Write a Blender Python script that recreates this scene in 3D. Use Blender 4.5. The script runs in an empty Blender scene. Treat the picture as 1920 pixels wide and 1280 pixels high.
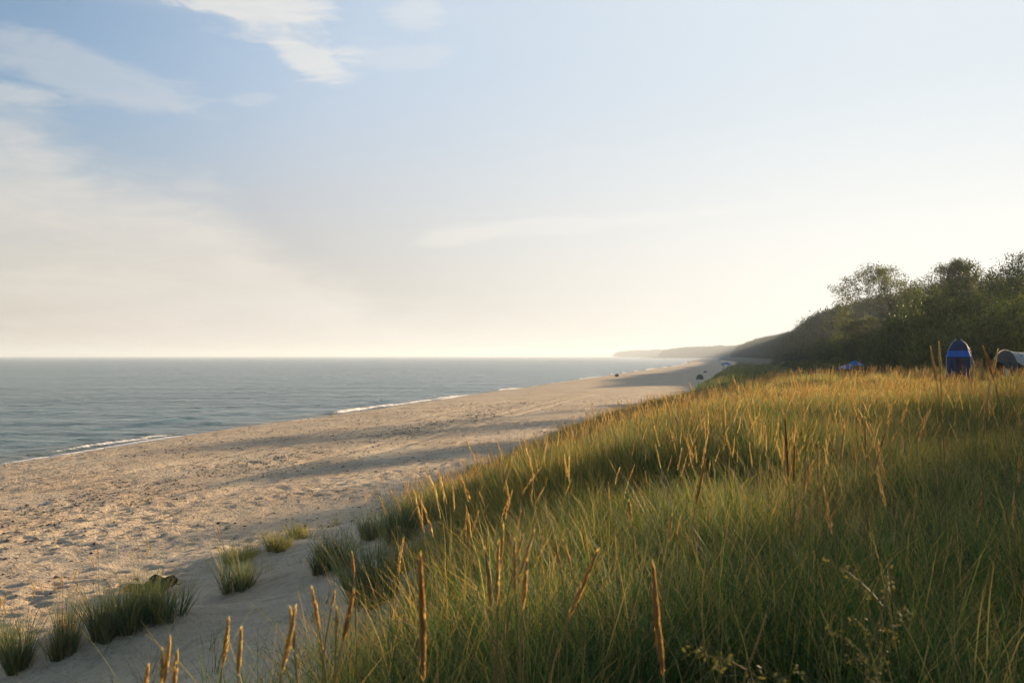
import bpy, math, random
import numpy as np
from mathutils import Vector, Euler, Matrix, Quaternion

SC = bpy.context.scene
COL = SC.collection
random.seed(7)
RNG = np.random.default_rng(11)

# ------------------------------------------------------------------ camera
EYE = 6.5
FPX = 1867.0
cd = bpy.data.cameras.new('camera')
cam = bpy.data.objects.new('camera', cd)
COL.objects.link(cam)
cd.lens = 35.0
cd.sensor_width = 36.0
cd.clip_start = 0.05
cd.clip_end = 60000
cam.location = (0, 0, EYE)
cam.rotation_euler = (math.radians(90 + 0.83), 0, 0)
cd.dof.use_dof = True
cd.dof.focus_distance = 30.0
cd.dof.aperture_fstop = 7.0
SC.camera = cam

# ------------------------------------------------------------------ sun and sky
SUN_AZ = math.radians(42)      # to the right of the view direction (+Y)
SUN_EL = math.radians(9.8)
sl = bpy.data.lights.new('sun', 'SUN')
sl.energy = 5.0
sl.angle = math.radians(0.6)
sl.color = (1.0, 0.72, 0.44)
sun = bpy.data.objects.new('sun', sl)
COL.objects.link(sun)
SUND = Vector((math.sin(SUN_AZ) * math.cos(SUN_EL), math.cos(SUN_AZ) * math.cos(SUN_EL), math.sin(SUN_EL)))
sun.rotation_euler = SUND.to_track_quat('Z', 'Y').to_euler()

SC.view_settings.view_transform = 'Standard'
SC.view_settings.look = 'None'
SC.view_settings.gamma = 1
SC.view_settings.exposure = 1.15
SC.view_settings.use_curve_mapping = False


class NT:
    """small helper to write node trees"""
    def __init__(s, nt):
        s.nt = nt

    def n(s, t, ins=None, **kw):
        nd = s.nt.nodes.new(t)
        for k, v in kw.items():
            setattr(nd, k, v)
        if ins:
            for k, v in ins.items():
                sk = nd.inputs[k]
                if isinstance(v, bpy.types.NodeSocket):
                    s.nt.links.new(v, sk)
                else:
                    sk.default_value = v
        return nd

    def m(s, op, a, b=0.0, c=None, clamp=False):
        ins = {0: a, 1: b}
        if c is not None:
            ins[2] = c
        return s.n('ShaderNodeMath', ins, operation=op, use_clamp=clamp).outputs[0]

    def ss(s, x, lo, hi, a=0.0, b=1.0):
        return s.n('ShaderNodeMapRange', {0: x, 1: lo, 2: hi, 3: a, 4: b}, interpolation_type='SMOOTHSTEP').outputs[0]

    def lin(s, x, lo, hi, a=0.0, b=1.0):
        return s.n('ShaderNodeMapRange', {0: x, 1: lo, 2: hi, 3: a, 4: b}).outputs[0]

    def mix(s, f, a, b, blend='MIX'):
        nd = s.nt.nodes.new('ShaderNodeMix')
        nd.data_type = 'RGBA'
        nd.blend_type = blend
        for sk, v in ((nd.inputs[0], f), (nd.inputs[6], a), (nd.inputs[7], b)):
            if isinstance(v, bpy.types.NodeSocket):
                s.nt.links.new(v, sk)
            else:
                if isinstance(v, tuple) and len(v) == 3:
                    v = (*v, 1)
                sk.default_value = v
        return nd.outputs[2]

    def noise(s, vec, scale, detail=4, rough=0.55, dist=0.0, out=0):
        return s.n('ShaderNodeTexNoise', {'Vector': vec, 'Scale': scale, 'Detail': detail, 'Roughness': rough, 'Distortion': dist}).outputs[out]

    def mapping(s, vec, scale=(1, 1, 1), rot=(0, 0, 0), loc=(0, 0, 0)):
        return s.n('ShaderNodeMapping', {'Vector': vec, 'Location': loc, 'Rotation': rot, 'Scale': scale}).outputs[0]


W = bpy.data.worlds.new('World')
SC.world = W
W.use_nodes = True
W.node_tree.nodes.clear()
w = NT(W.node_tree)
sky = w.n('ShaderNodeTexSky', sky_type='NISHITA')
sky.sun_disc = False
sky.sun_elevation = SUN_EL
sky.sun_rotation = SUN_AZ
sky.altitude = 0
sky.air_density = 1.0
sky.dust_density = 0.8
sky.ozone_density = 1.6
D = w.n('ShaderNodeTexCoord').outputs['Generated']
sep = w.n('ShaderNodeSeparateXYZ', {0: D})
dx, dy, dz = sep.outputs
az = w.m('MULTIPLY', w.m('ARCTAN2', dx, dy), 57.29578)        # degrees, 0 = +Y, + = to the right
el = w.m('MULTIPLY', w.m('ARCSINE', dz), 57.29578)
cs = w.n('ShaderNodeVectorMath', {0: D, 1: tuple(SUND)}, operation='DOT_PRODUCT').outputs['Value']
ang = w.m('MULTIPLY', w.m('ARCCOSINE', w.m('MINIMUM', cs, 0.9999)), 57.29578)   # degrees from the sun
sky_s = w.mix(1.0, sky.outputs[0], (0.057, 0.064, 0.071), 'MULTIPLY')
# thin high veil of moisture, denser to the horizon and to the sun
near_sun = w.ss(ang, 80, 18)
vz = w.m('POWER', 2.71828, w.m('DIVIDE', w.m('MULTIPLY', w.m('MAXIMUM', el, 0.0), -1.0), w.lin(near_sun, 0, 1, 8.0, 20.0)))
veil_col = w.mix(near_sun, (0.185, 0.162, 0.142), (0.468, 0.452, 0.415))
veil_hi = w.mix(near_sun, (0.150, 0.215, 0.310), (0.345, 0.378, 0.405))
veil_c = w.mix(w.ss(el, 1.0, 17.0), veil_col, veil_hi)
veil_f = w.m('ADD', w.m('MULTIPLY', vz, 0.72), w.m('MULTIPLY', w.ss(ang, 80, 38), 0.97), clamp=True)
veil_f = w.m('MINIMUM', veil_f, 0.985)
base = w.mix(veil_f, sky_s, veil_c)
# clouds, laid out by azimuth and elevation
ce = w.n('ShaderNodeCombineXYZ', {0: w.m('MULTIPLY', az, 0.045), 1: w.m('MULTIPLY', el, 0.16), 2: 0.0}).outputs[0]
n1 = w.noise(ce, 1.6, 8, 0.58, 0.4)
n2 = w.noise(w.mapping(ce, loc=(3.3, 7.1, 2.0)), 5.5, 8, 0.62, 0.8)
n3 = w.noise(w.mapping(ce, rot=(0, 0, 0.5), loc=(9.0, 1.1, 5.0)), 0.8, 6, 0.6, 1.2)
warp = w.m('ADD', w.m('MULTIPLY', w.m('SUBTRACT', n1, 0.5), 8.5), w.m('MULTIPLY', w.m('SUBTRACT', n2, 0.5), 4.6))
rp = w.nt.nodes.new('ShaderNodeFloatCurve')
cv = rp.mapping.curves[0]
def azp(a): return (a + 180) / 360
pts = [(-180, 4), (-120, 8), (-70, 12), (-40, 13.5), (-28, 12.9), (-24.5, 12.0), (-22.6, 10.3), (-17, 9.7), (-15.2, 8.3), (-10, 5.0), (-4, 3.0), (6, 2), (60, 2), (179.9, 4)]
cv.points[0].location = (azp(pts[0][0]), pts[0][1] / 20)
cv.points[1].location = (azp(pts[-1][0]), pts[-1][1] / 20)
for a_, e_ in pts[1:-1]:
    cv.points.new(azp(a_), e_ / 20)
rp.mapping.update()
w.nt.links.new(w.m('DIVIDE', w.m('ADD', az, 180.0), 360.0), rp.inputs[1])
bank_el = w.m('MULTIPLY', rp.outputs[0], 20.0)
bank = w.ss(w.m('SUBTRACT', w.m('ADD', bank_el, w.m('MULTIPLY', warp, 0.55)), el), -0.7, 2.8)
bank = w.m('MULTIPLY', bank, w.lin(n3, 0.3, 0.7, 0.62, 1.0))
cl = bank
def patch(a0, e0, ra, re, rot, s):
    da = w.m('SUBTRACT', az, a0); de = w.m('SUBTRACT', el, e0)
    c_, s_ = math.cos(math.radians(rot)), math.sin(math.radians(rot))
    p = w.m('DIVIDE', w.m('ADD', w.m('MULTIPLY', da, c_), w.m('MULTIPLY', de, s_)), ra)
    q = w.m('DIVIDE', w.m('SUBTRACT', w.m('MULTIPLY', de, c_), w.m('MULTIPLY', da, s_)), re)
    r = w.m('SQRT', w.m('ADD', w.m('MULTIPLY', p, p), w.m('MULTIPLY', q, q)))
    r = w.m('ADD', r, w.m('MULTIPLY', warp, -0.30))
    return w.m('MULTIPLY', w.ss(r, 1.15, 0.45), s)
for args in ((-16.0, 19.3, 7.0, 2.2, -18, 1.0), (-12.2, 16.7, 2.8, 0.9, -24, 0.9), (-5.4, 19.2, 2.2, 1.2, 14, 0.45),
             (-23.8, 14.9, 7.0, 1.3, -11, 0.38), (-27.5, 13.3, 2.4, 0.6, 0, 0.6), (-14.8, 14.0, 1.6, .4, 5, 0.25),
             (-6.0, 16.7, 3.5, 0.7, 4, 0.25), (-2.0, 7.0, 5.0, 0.5, 10, 0.5), (5, 7.6, 9.0, 0.6, 4, 0.4), (60, 22, 14, 3, 10, 0.5), (-60, 30, 16, 4, -10, 0.5), (140, 25, 20, 5, 0, .5)):
    cl = w.m('MAXIMUM', cl, patch(*args))
cir = w.m('MULTIPLY', w.ss(n3, 0.50, 0.80), 0.22)
cl = w.m('MAXIMUM', cl, cir)
cl_col = w.mix(near_sun, (0.350, 0.316, 0.280), (0.465, 0.452, 0.418))
cl = w.m('MULTIPLY', cl, w.lin(n2, 0.3, 0.7, 0.72, 1.0))
cl_col = w.mix(w.m('MULTIPLY', w.ss(el, 5, 18), 0.8), cl_col, w.mix(near_sun, (0.355, 0.345, 0.325), (0.410, 0.415, 0.412)))
final = w.mix(w.m('MULTIPLY', cl, 0.9, clamp=True), base, cl_col)
bg = w.n('ShaderNodeBackground', {0: final, 1: 1.0})
wo = w.n('ShaderNodeOutputWorld')
w.nt.links.new(bg.outputs[0], wo.inputs[0])

SC.render.engine = 'CYCLES'
cy = SC.cycles
cy.max_bounces = 6
cy.diffuse_bounces = 3
cy.glossy_bounces = 2
cy.transmission_bounces = 4
cy.transparent_max_bounces = 6
cy.volume_bounces = 1
cy.use_denoising = True
cy.use_adaptive_sampling = True
cy.adaptive_threshold = 0.03
cy.sample_clamp_indirect = 6.0

# ------------------------------------------------------------------ helpers
def tag(o, label=None, cat=None, group=None, kind=None):
    if label: o['label'] = label
    if cat: o['category'] = cat
    if group: o['group'] = group
    if kind: o['kind'] = kind
    return o


def mesh_np(name, V, F, mats, attrs=None, smooth=False):
    """V (n,3); F list of arrays (m,k) of face corners"""
    me = bpy.data.meshes.new(name)
    V = np.asarray(V, np.float32)
    Fs = [np.asarray(f, np.int32) for f in F if len(f)]
    loops = np.concatenate([f.ravel() for f in Fs])
    tot = np.concatenate([np.full(len(f), f.shape[1], np.int32) for f in Fs])
    st = np.concatenate([[0], np.cumsum(tot)[:-1]]).astype(np.int32)
    me.vertices.add(len(V)); me.vertices.foreach_set('co', V.ravel())
    me.loops.add(len(loops)); me.loops.foreach_set('vertex_index', loops)
    me.polygons.add(len(tot)); me.polygons.foreach_set('loop_start', st)
    me.polygons.foreach_set('loop_total', tot)
    if smooth:
        me.polygons.foreach_set('use_smooth', np.ones(len(tot), bool))
    for k, a in (attrs or {}).items():
        a = np.asarray(a, np.float32)
        if a.ndim == 1:
            at = me.attributes.new(k, 'FLOAT', 'POINT'); at.data.foreach_set('value', a)
        else:
            at = me.attributes.new(k, 'FLOAT_VECTOR', 'POINT'); at.data.foreach_set('vector', a.ravel())
    me.update(calc_edges=True)
    for m in (mats if isinstance(mats, (list, tuple)) else [mats]):
        me.materials.append(m)
    return me


def ob(name, me, parent=None, loc=None, rot=None, link=True):
    o = bpy.data.objects.new(name, me)
    if link: COL.objects.link(o)
    if parent is not None: o.parent = parent
    if loc is not None: o.location = loc
    if rot is not None: o.rotation_euler = rot
    return o


class MB:
    """gathers pieces into one mesh"""
    def __init__(s): s.V = []; s.F = {3: [], 4: []}; s.n = 0; s.A = []
    def add(s, V, F, a=0.0):
        V = np.asarray(V, float)
        for f in F: s.F[len(f)].append([i + s.n for i in f])
        s.V.append(V); s.A.append(np.full(len(V), a)); s.n += len(V)
    def arr(s, V, F, a=0.0):
        V = np.asarray(V, float); F = np.asarray(F)
        s.F[F.shape[1]].extend((F + s.n).tolist()); s.V.append(V)
        s.A.append(np.full(len(V), a) if np.isscalar(a) else np.asarray(a, float)); s.n += len(V)
    def tube(s, P, R, k=6, a=0.0, cap=True):
        P = [Vector(p) for p in P]; V = []; F = []
        up = Vector((0.31, 0.17, 0.93)); 
        for i, p in enumerate(P):
            t = (P[min(i + 1, len(P) - 1)] - P[max(i - 1, 0)]).normalized()
            b = t.cross(up)
            if b.length < 1e-3: b = t.cross(Vector((1, 0, 0)))
            b.normalize(); c = t.cross(b).normalized()
            r = R[i] if hasattr(R, '__len__') else R
            for j in range(k):
                q = 2 * math.pi * j / k
                V.append(p + b * (r * math.cos(q)) + c * (r * math.sin(q)))
        for i in range(len(P) - 1):
            for j in range(k):
                j2 = (j + 1) % k
                F.append((i * k + j, i * k + j2, (i + 1) * k + j2, (i + 1) * k + j))
        if cap:
            V.append(P[0]); V.append(P[-1]); n = len(V)
            for j in range(k):
                j2 = (j + 1) % k
                F.append((n - 2, j2, j)); L = (len(P) - 1) * k
                F.append((n - 1, L + j, L + j2))
        s.add([tuple(v) for v in V], F, a)
    def box(s, c, d, rz=0.0, a=0.0):
        x, y, z = [q / 2 for q in d]; cr, sr = math.cos(rz), math.sin(rz); V = []
        for i in (-1, 1):
            for j in (-1, 1):
                for k in (-1, 1):
                    V.append((c[0] + i * x * cr - j * y * sr, c[1] + i * x * sr + j * y * cr, c[2] + k * z))
        s.add(V, [(0, 1, 3, 2), (4, 6, 7, 5), (0, 4, 5, 1), (2, 3, 7, 6), (0, 2, 6, 4), (1, 5, 7, 3)], a)
    def mesh(s, name, mats, smooth=False, attr='tint'):
        return mesh_np(name, np.concatenate(s.V), [s.F[3], s.F[4]], mats, {attr: np.concatenate(s.A)}, smooth)


def hash2(ix, iy, seed=0):
    h = (ix.astype(np.int64) * 374761393 + iy.astype(np.int64) * 668265263 + seed * 1442695041) & 0xffffffff
    h = ((h ^ (h >> 13)) * 1274126177) & 0xffffffff
    h = (h ^ (h >> 16)) & 0xffffffff
    return h.astype(np.float64) / 4294967295.0


def vnoise(x, y, seed=0):
    x = np.asarray(x, float); y = np.asarray(y, float)
    ix = np.floor(x); iy = np.floor(y); fx = x - ix; fy = y - iy
    fx = fx * fx * fx * (fx * (fx * 6 - 15) + 10); fy = fy * fy * fy * (fy * (fy * 6 - 15) + 10)
    ix = ix.astype(np.int64); iy = iy.astype(np.int64)
    a = hash2(ix, iy, seed); b = hash2(ix + 1, iy, seed); c = hash2(ix, iy + 1, seed); d = hash2(ix + 1, iy + 1, seed)
    return (a * (1 - fx) + b * fx) * (1 - fy) + (c * (1 - fx) + d * fx) * fy * 1.0


def fbm(x, y, seed=0, oct=4, g=0.5):
    s = 0; a = 1; t = 0
    for i in range(oct):
        s = s + a * (vnoise(x, y, seed + i * 17) - 0.5); t += a
        a *= g; x = np.asarray(x) * 2.03 + 5.1; y = np.asarray(y) * 2.03 + 1.7
    return s / t * 2


def worley(x, y, seed=0):
    ix = np.floor(x).astype(np.int64); iy = np.floor(y).astype(np.int64)
    best = np.full(np.shape(x), 9.0); sel = np.zeros(np.shape(x))
    for a in (-1, 0, 1):
        for b in (-1, 0, 1):
            cx = ix + a; cy_ = iy + b
            px = cx + hash2(cx, cy_, seed); py = cy_ + hash2(cx, cy_, seed + 5)
            an = hash2(cx, cy_, seed + 9) * math.pi
            ddx = px - x; ddy = py - y
            p = (ddx * np.cos(an) + ddy * np.sin(an)) * 0.62; q = (-ddx * np.sin(an) + ddy * np.cos(an)) * 1.15
            d = np.sqrt(p * p + q * q)
            m = d < best
            best = np.where(m, d, best); sel = np.where(m, hash2(cx, cy_, seed + 13), sel)
    return best, sel


def sst(x, a, b):
    t = np.clip((np.asarray(x, float) - a) / (b - a), 0, 1)
    return t * t * (3 - 2 * t)

# ------------------------------------------------------------------ terrain
K = 0.235          # the shore runs to the right of the view direction by this slope


def shore_shift(y):
    return -34 * sst(y, 650, 1450) - 230 * sst(y, 1900, 2900) - 330 * sst(y, 3200, 4400)


def U_of(x, y):
    return x - K * y - shore_shift(y)


MOUNDS = []   # small sand mounds under the tufts: (x, y, radius, height)


def height(x, y, micro=False):
    x = np.asarray(x, float); y = np.asarray(y, float)
    u = U_of(x, y)
    wl = -45 + 1.3 * fbm(y / 30.0, y * 0 + 3.3, 5, 3) + 0.35 * np.sin(y / 7.0)
    z = np.interp(u - (wl + 45), [-400, -80, -49, -45, -40, -33, -14], [-3.0, -2.6, -0.5, 0.0, 0.75, 1.15, 1.55])
    z = z + 0.10 * fbm(u / 5.0, y / 9.0, 21, 3) * sst(u, -43, -36)
    near = 1 - sst(y, 52, 84)                       # high foredune near the camera, lower one beyond
    du_ = 4.0 * sst(y, 60, 112)
    foot = -11.3 + 1.0 * fbm(y / 9.0, y * 0 + 1.0, 31, 2)
    w_ = u - du_ * (1 - sst(u, 6, 15)) - (foot + 11.3) * (1 - sst(u, -8, -1))
    prof_n = np.interp(w_, [-11.5, -10, -8, -6, -4.5, -3, -1.5, 0, 3, 9, 15], [0, .3, .7, 1.3, 1.95, 2.72, 3.22, 3.40, 3.47, 3.55, 3.75])
    prof_m = np.interp(w_, [-11.5, -10, -8, -6, -4.5, -3, -1.5, 0, 3, 9, 15], [0, .32, .72, 1.1, 1.45, 1.9, 2.4, 2.8, 3.15, 3.28, 3.6])
    km = sst(y, 13, 32)
    prof_n = prof_n * (1 - km) + prof_m * km
    prof_f = np.interp(w_, [-11.5, -8.5, -6, -3, 1, 7, 11, 15], [0, .85, 1.5, 1.3, .95, 1.6, 2.6, 3.4])
    z = z + prof_n * near + prof_f * (1 - near)
    land = sst(u - du_, -12, -5)
    z = z + land * (0.28 * fbm(x / 7.0, y / 7.0, 41, 3) * (1 + 0.8 * sst(y, 60, 90)) + 0.06 * fbm(x / 1.3, y / 1.3, 43, 2))
    bank = np.interp(u, [15, 22, 34, 55, 90, 200, 800], [0, 2.2, 5.2, 8.6, 12, 15, 17])
    grow = 0.62 + 0.72 * sst(y, 90, 340) + 0.45 * sst(y, 400, 1200)
    grow = grow * (1 - 0.42 * sst(y, 1000, 2600))
    z = z + bank * grow * (1 + 0.16 * fbm(x / 33.0, y / 33.0, 51, 2))
    for (mx, my, mr, mh) in MOUNDS:
        z = z + mh * 0.8 * np.exp(-(((x - mx) ** 2 + (y - my) ** 2) / (mr * mr)))
    if micro:
        beach = sst(u, -43, -38) * (1 - sst(u, -12.5, -10.5))
        fade = 1 - sst(y, 110, 150)
        act = 0.35 + 0.65 * sst(fbm(x / 6.0, y / 4.0, 61, 3), -0.35, 0.35)
        d1, s1 = worley(x / 0.52, y / 0.52, 3)
        d2, s2 = worley(x / 0.31 + 9, y / 0.31, 4)
        dim = -np.exp(-(d1 / 0.20) ** 2) * 0.13 * (s1 > 0.15) + np.exp(-((d1 - 0.33) / 0.10) ** 2) * 0.024
        dim2 = -np.exp(-(d2 / 0.22) ** 2) * 0.065 * (s2 > 0.25)
        z = z + beach * fade * act * (dim + dim2)
        z = z + beach * fade * 0.035 * fbm(x / 0.7, y / 0.7, 71, 3)
        # ridges left by wheels and the wrack line
        rut = np.exp(-((u + 19.5 + 0.5 * fbm(y / 12, y * 0, 81, 2)) / 0.35) ** 2) + np.exp(-((u + 21.4 + 0.5 * fbm(y / 12, y * 0, 81, 2)) / 0.30) ** 2) \
            + np.exp(-((u + 27.5 + 0.9 * fbm(y / 15, y * 0, 83, 2)) / 0.5) ** 2)
        z = z - beach * fade * 0.07 * rut
        wr = np.exp(-((u + 23.2 + 1.3 * fbm(y / 6, y * 0, 85, 3)) / 1.1) ** 2) * sst(fbm(y / 7.0, u / 4, 87, 2), -.4, .3)
        z = z + beach * fade * wr * (0.15 * np.maximum(0, fbm(x / 0.55, y / 0.55, 89, 3)) + 0.05)
        # wind ripples and soft prints on the bare dune slope
        slope = sst(u, -12.5, -10.5) * (1 - sst(y, 60, 80))
        z = z + slope * (0.035 * fbm(x / 0.55 + y / 1.2, y / 0.5, 91, 3) + 0.03 * fbm(x / 2.0, y / 1.2, 93, 2)
                         - 0.05 * np.exp(-(d1 / 0.22) ** 2) * (s1 > 0.66) * sst(fbm(x / 2.5, y / 2.5, 95, 2), -.1, .4))
    return z


def grass_edge(y):
    return 4.0 * sst(y, 60, 112) + np.interp(y, [0, 2, 4, 6, 9, 15, 20, 24, 30, 60, 400], [-1.7, -2.0, -2.3, -2.4, -2.9, -4.4, -6.0, -8.2, -10.0, -10.6, -10.4])


def veg_mask(x, y):
    u = U_of(x, y)
    e = grass_edge(y) + (0.6 + 0.6 * sst(y, 5, 12)) * fbm(np.asarray(x) / 2.5, np.asarray(y) / 2.5, 101, 3)
    return sst(u, e - 0.3, e + 0.5)


def hz(x, y):
    return float(height(np.array([x]), np.array([y]))[0])


def ray_ground(px, py, z_off=0.0):
    """where the line of sight through a point of the photograph meets the ground"""
    rx = (px - 960) / FPX; rz = (667 - py) / FPX
    t = 1.5
    while t < 3000:
        if EYE + rz * t <= hz(rx * t, t) + z_off: return rx * t, t
        t *= 1.006
    return rx * t, t


# sand mounds under the tufts at the dune foot  (photo px, py of the base)
TUFTS = [  # px, py(base), height m, radius m, style, label
    (40, 1255, 1.00, 0.26, 0, 'narrow dark green grass tuft, lowest left one on the sand'),
    (118, 1226, 1.00, 0.30, 3, 'grass tuft with reddish stems and tall brown seed spikes on the sand'),
    (200, 1196, 1.05, 0.34, 0, 'spiky grass tuft at the left end of the long clump beside the driftwood'),
    (253, 1180, 1.18, 0.42, 1, 'tallest darkest grass tuft directly before the driftwood'),
    (312, 1160, 0.80, 0.42, 0, 'low wispy grey green grass tuft at the right end of the clump by the driftwood'),
    (444, 1108, 0.95, 0.36, 1, 'dark blue green grass tuft right under the yellow sunlit tuft'),
    (450, 1052, 0.62, 0.55, 2, 'round feathery yellow sunlit grass tuft above a dark green one'),
    (524, 1030, 0.62, 0.40, 2, 'yellow tuft of grass bent over the edge of a sand bank'),
    (563, 1008, 0.60, 0.32, 2, 'small upright yellow green tuft on top of the sand bank'),
    (632, 1062, 1.00, 0.50, 1, 'broad dark green grass tuft standing alone on the pale sand slope'),
    (705, 1008, 0.85, 0.50, 1, 'ragged green tuft on the crest of the white sand mound'),
    (752, 1018, 1.05, 0.38, 1, 'dense dark tuft with red dead blades at the right end of the white sand mound'),
    (598, 1075, 0.60, 0.16, 0, 'thin sparse sprig of grass left of the broad dark tuft'),
    (-5, 1235, 0.9, 0.26, 0, 'grass tuft cut by the left edge of the picture'),
    (1222, 762, 0.9, 0.9, 1, 'isolated dark green tuft out on the beach before the tents'),
    (718, 1130, 0.95, 0.45, 1, 'blue green tuft on the slope between sand and tall grass'),
]
for t_ in TUFTS:
    gx, gy = ray_ground(t_[0], t_[1])
    if t_[0] < 1000:
        MOUNDS.append((gx + 0.15, gy - 0.1, 0.75 + t_[3], 0.13 + 0.25 * t_[3]))
TUFT_XY = [ray_ground(t_[0], t_[1]) for t_ in TUFTS]

# ------------------------------------------------------------------ materials
def newmat(name):
    m = bpy.data.materials.new(name); m.use_nodes = True
    m.node_tree.nodes.clear()
    t = NT(m.node_tree)
    out = t.n('ShaderNodeOutputMaterial')
    return m, t, out


def simple(name, col, rough=0.7, var=0.25, scale=3.0, bump=0.0, trans=0.0, coord='Object', spec=0.3):
    m, t, out = newmat(name)
    co = t.n('ShaderNodeTexCoord').outputs[coord]
    nz = t.noise(co, scale, 5, 0.6)
    lo = tuple(c * (1 - var) for c in col); hi = tuple(min(1, c * (1 + var)) for c in col)
    c = t.mix(t.ss(nz, 0.25, 0.75), lo, hi)
    b = t.n('ShaderNodeBsdfPrincipled', {'Base Color': c, 'Roughness': rough, 'Specular IOR Level': spec})
    if bump:
        bp = t.n('ShaderNodeBump', {'Height': t.noise(co, scale * 6, 4, 0.6), 'Strength': bump, 'Distance': 0.02})
        t.nt.links.new(bp.outputs[0], b.inputs['Normal'])
    sh = b.outputs[0]
    if trans:
        tr = t.n('ShaderNodeBsdfTranslucent', {'Color': c})
        sh = t.n('ShaderNodeMixShader', {0: trans, 1: sh, 2: tr.outputs[0]}).outputs[0]
    t.nt.links.new(sh, out.inputs[0])
    return m


def mat_ground():
    m, t, out = newmat('sand')
    P = t.n('ShaderNodeNewGeometry').outputs['Position']
    wet = t.n('ShaderNodeAttribute', attribute_name='wet').outputs['Fac']
    veg = t.n('ShaderNodeAttribute', attribute_name='veg').outputs['Fac']
    a = t.noise(P, 0.25, 5, 0.6); b = t.noise(P, 3.0, 6, 0.65); c = t.noise(P, 16.0, 5, 0.75); g = t.noise(P, 120.0, 2, 0.7)
    col = t.mix(t.ss(a, 0.3, 0.7), (0.54, 0.410, 0.265), (0.67, 0.54, 0.365))
    col = t.mix(t.m('MULTIPLY', t.ss(b, 0.45, 0.7), 0.5), col, (0.30, 0.205, 0.135))
    col = t.mix(t.m('MULTIPLY', t.ss(c, 0.54, 0.68), 0.7), col, (0.16, 0.115, 0.085))
    col = t.mix(t.m('MULTIPLY', t.ss(g, 0.6, 0.8), 0.4), col, (0.62, 0.54, 0.44))
    shell = t.noise(t.mapping(P, (1, 1, 1), (0, 0, 0), (4, 2, 0)), 9.0, 5, 0.75)
    col = t.mix(t.m('MULTIPLY', t.ss(shell, 0.55, 0.64), t.n('ShaderNodeAttribute', attribute_name='shingle').outputs['Fac']), col, (0.13, 0.10, 0.08))
    col = t.mix(wet, col, (0.16, 0.115, 0.08))
    far = t.n('ShaderNodeAttribute', attribute_name='far').outputs['Fac']
    vegc = t.mix(t.ss(b, 0.3, 0.7), (0.075, 0.060, 0.032), (0.12, 0.10, 0.05))
    vegf = t.mix(t.ss(t.noise(P, 0.12, 5, 0.7), 0.35, 0.7), (0.055, 0.065, 0.028), (0.15, 0.125, 0.05))
    col = t.mix(veg, col, t.mix(far, vegc, vegf))
    rough = t.m('SUBTRACT', 0.95, t.m('MULTIPLY', wet, 0.6))
    bs = t.n('ShaderNodeBsdfPrincipled', {'Base Color': col, 'Roughness': rough, 'Specular IOR Level': 0.25})
    h = t.m('ADD', t.m('MULTIPLY', b, 0.05), t.m('ADD', t.m('MULTIPLY', t.noise(P, 9.0, 5, 0.65), 0.085), t.m('MULTIPLY', c, 0.010)))
    dry = t.m('SUBTRACT', 1.0, t.m('MULTIPLY', wet, 0.85))
    bp = t.n('ShaderNodeBump', {'Height': h, 'Strength': dry, 'Distance': 1.0})
    t.nt.links.new(bp.outputs[0], bs.inputs['Normal'])
    t.nt.links.new(bs.outputs[0], out.inputs[0])
    return m


def mat_sea():
    m, t, out = newmat('sea_water')
    P = t.n('ShaderNodeNewGeometry').outputs['Position']
    foam = t.n('ShaderNodeAttribute', attribute_name='foam').outputs['Fac']
    shal = t.n('ShaderNodeAttribute', attribute_name='shallow').outputs['Fac']
    R = (0, 0, 0.30)
    w1 = t.noise(t.mapping(P, (0.55, 1.0, 1), R), 0.40, 6, 0.60, 0.3)
    w2 = t.noise(t.mapping(P, (0.45, 1.0, 1), R, (5, 3, 0)), 1.6, 6, 0.62, 0.4)
    w3 = t.noise(t.mapping(P, (0.4, 1.0, 1), R, (1, 9, 0)), 0.075, 5, 0.6, 0.2)
    w4 = t.noise(t.mapping(P, (0.3, 1.0, 1), R, (1, 9, 0)), 0.012, 5, 0.65, 0.2)
    h = t.m('ADD', t.m('MULTIPLY', w1, 1.7), t.m('ADD', t.m('MULTIPLY', w2, 0.42), t.m('ADD', t.m('MULTIPLY', w3, 4.5), t.m('MULTIPLY', w4, 9.0))))
    bp = t.n('ShaderNodeBump', {'Height': h, 'Strength': 1.0, 'Distance': 1.0})
    col = t.mix(t.ss(w4, 0.3, 0.7), (0.068, 0.140, 0.145), (0.105, 0.190, 0.190))
    col = t.mix(shal, col, (0.13, 0.135, 0.075))
    fn = t.noise(P, 5.0, 5, 0.7)
    fm = t.ss(t.m('ADD', foam, t.m('MULTIPLY', t.m('SUBTRACT', fn, 0.5), 0.9)), 0.45, 0.62)
    col = t.mix(fm, col, (0.78, 0.76, 0.72))
    bs = t.n('ShaderNodeBsdfPrincipled', {'Base Color': col, 'Roughness': t.m('ADD', 0.20, t.m('MULTIPLY', fm, 0.6)), 'IOR': 1.33})
    t.nt.links.new(bp.outputs[0], bs.inputs['Normal'])
    t.nt.links.new(bs.outputs[0], out.inputs[0])
    return m


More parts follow.
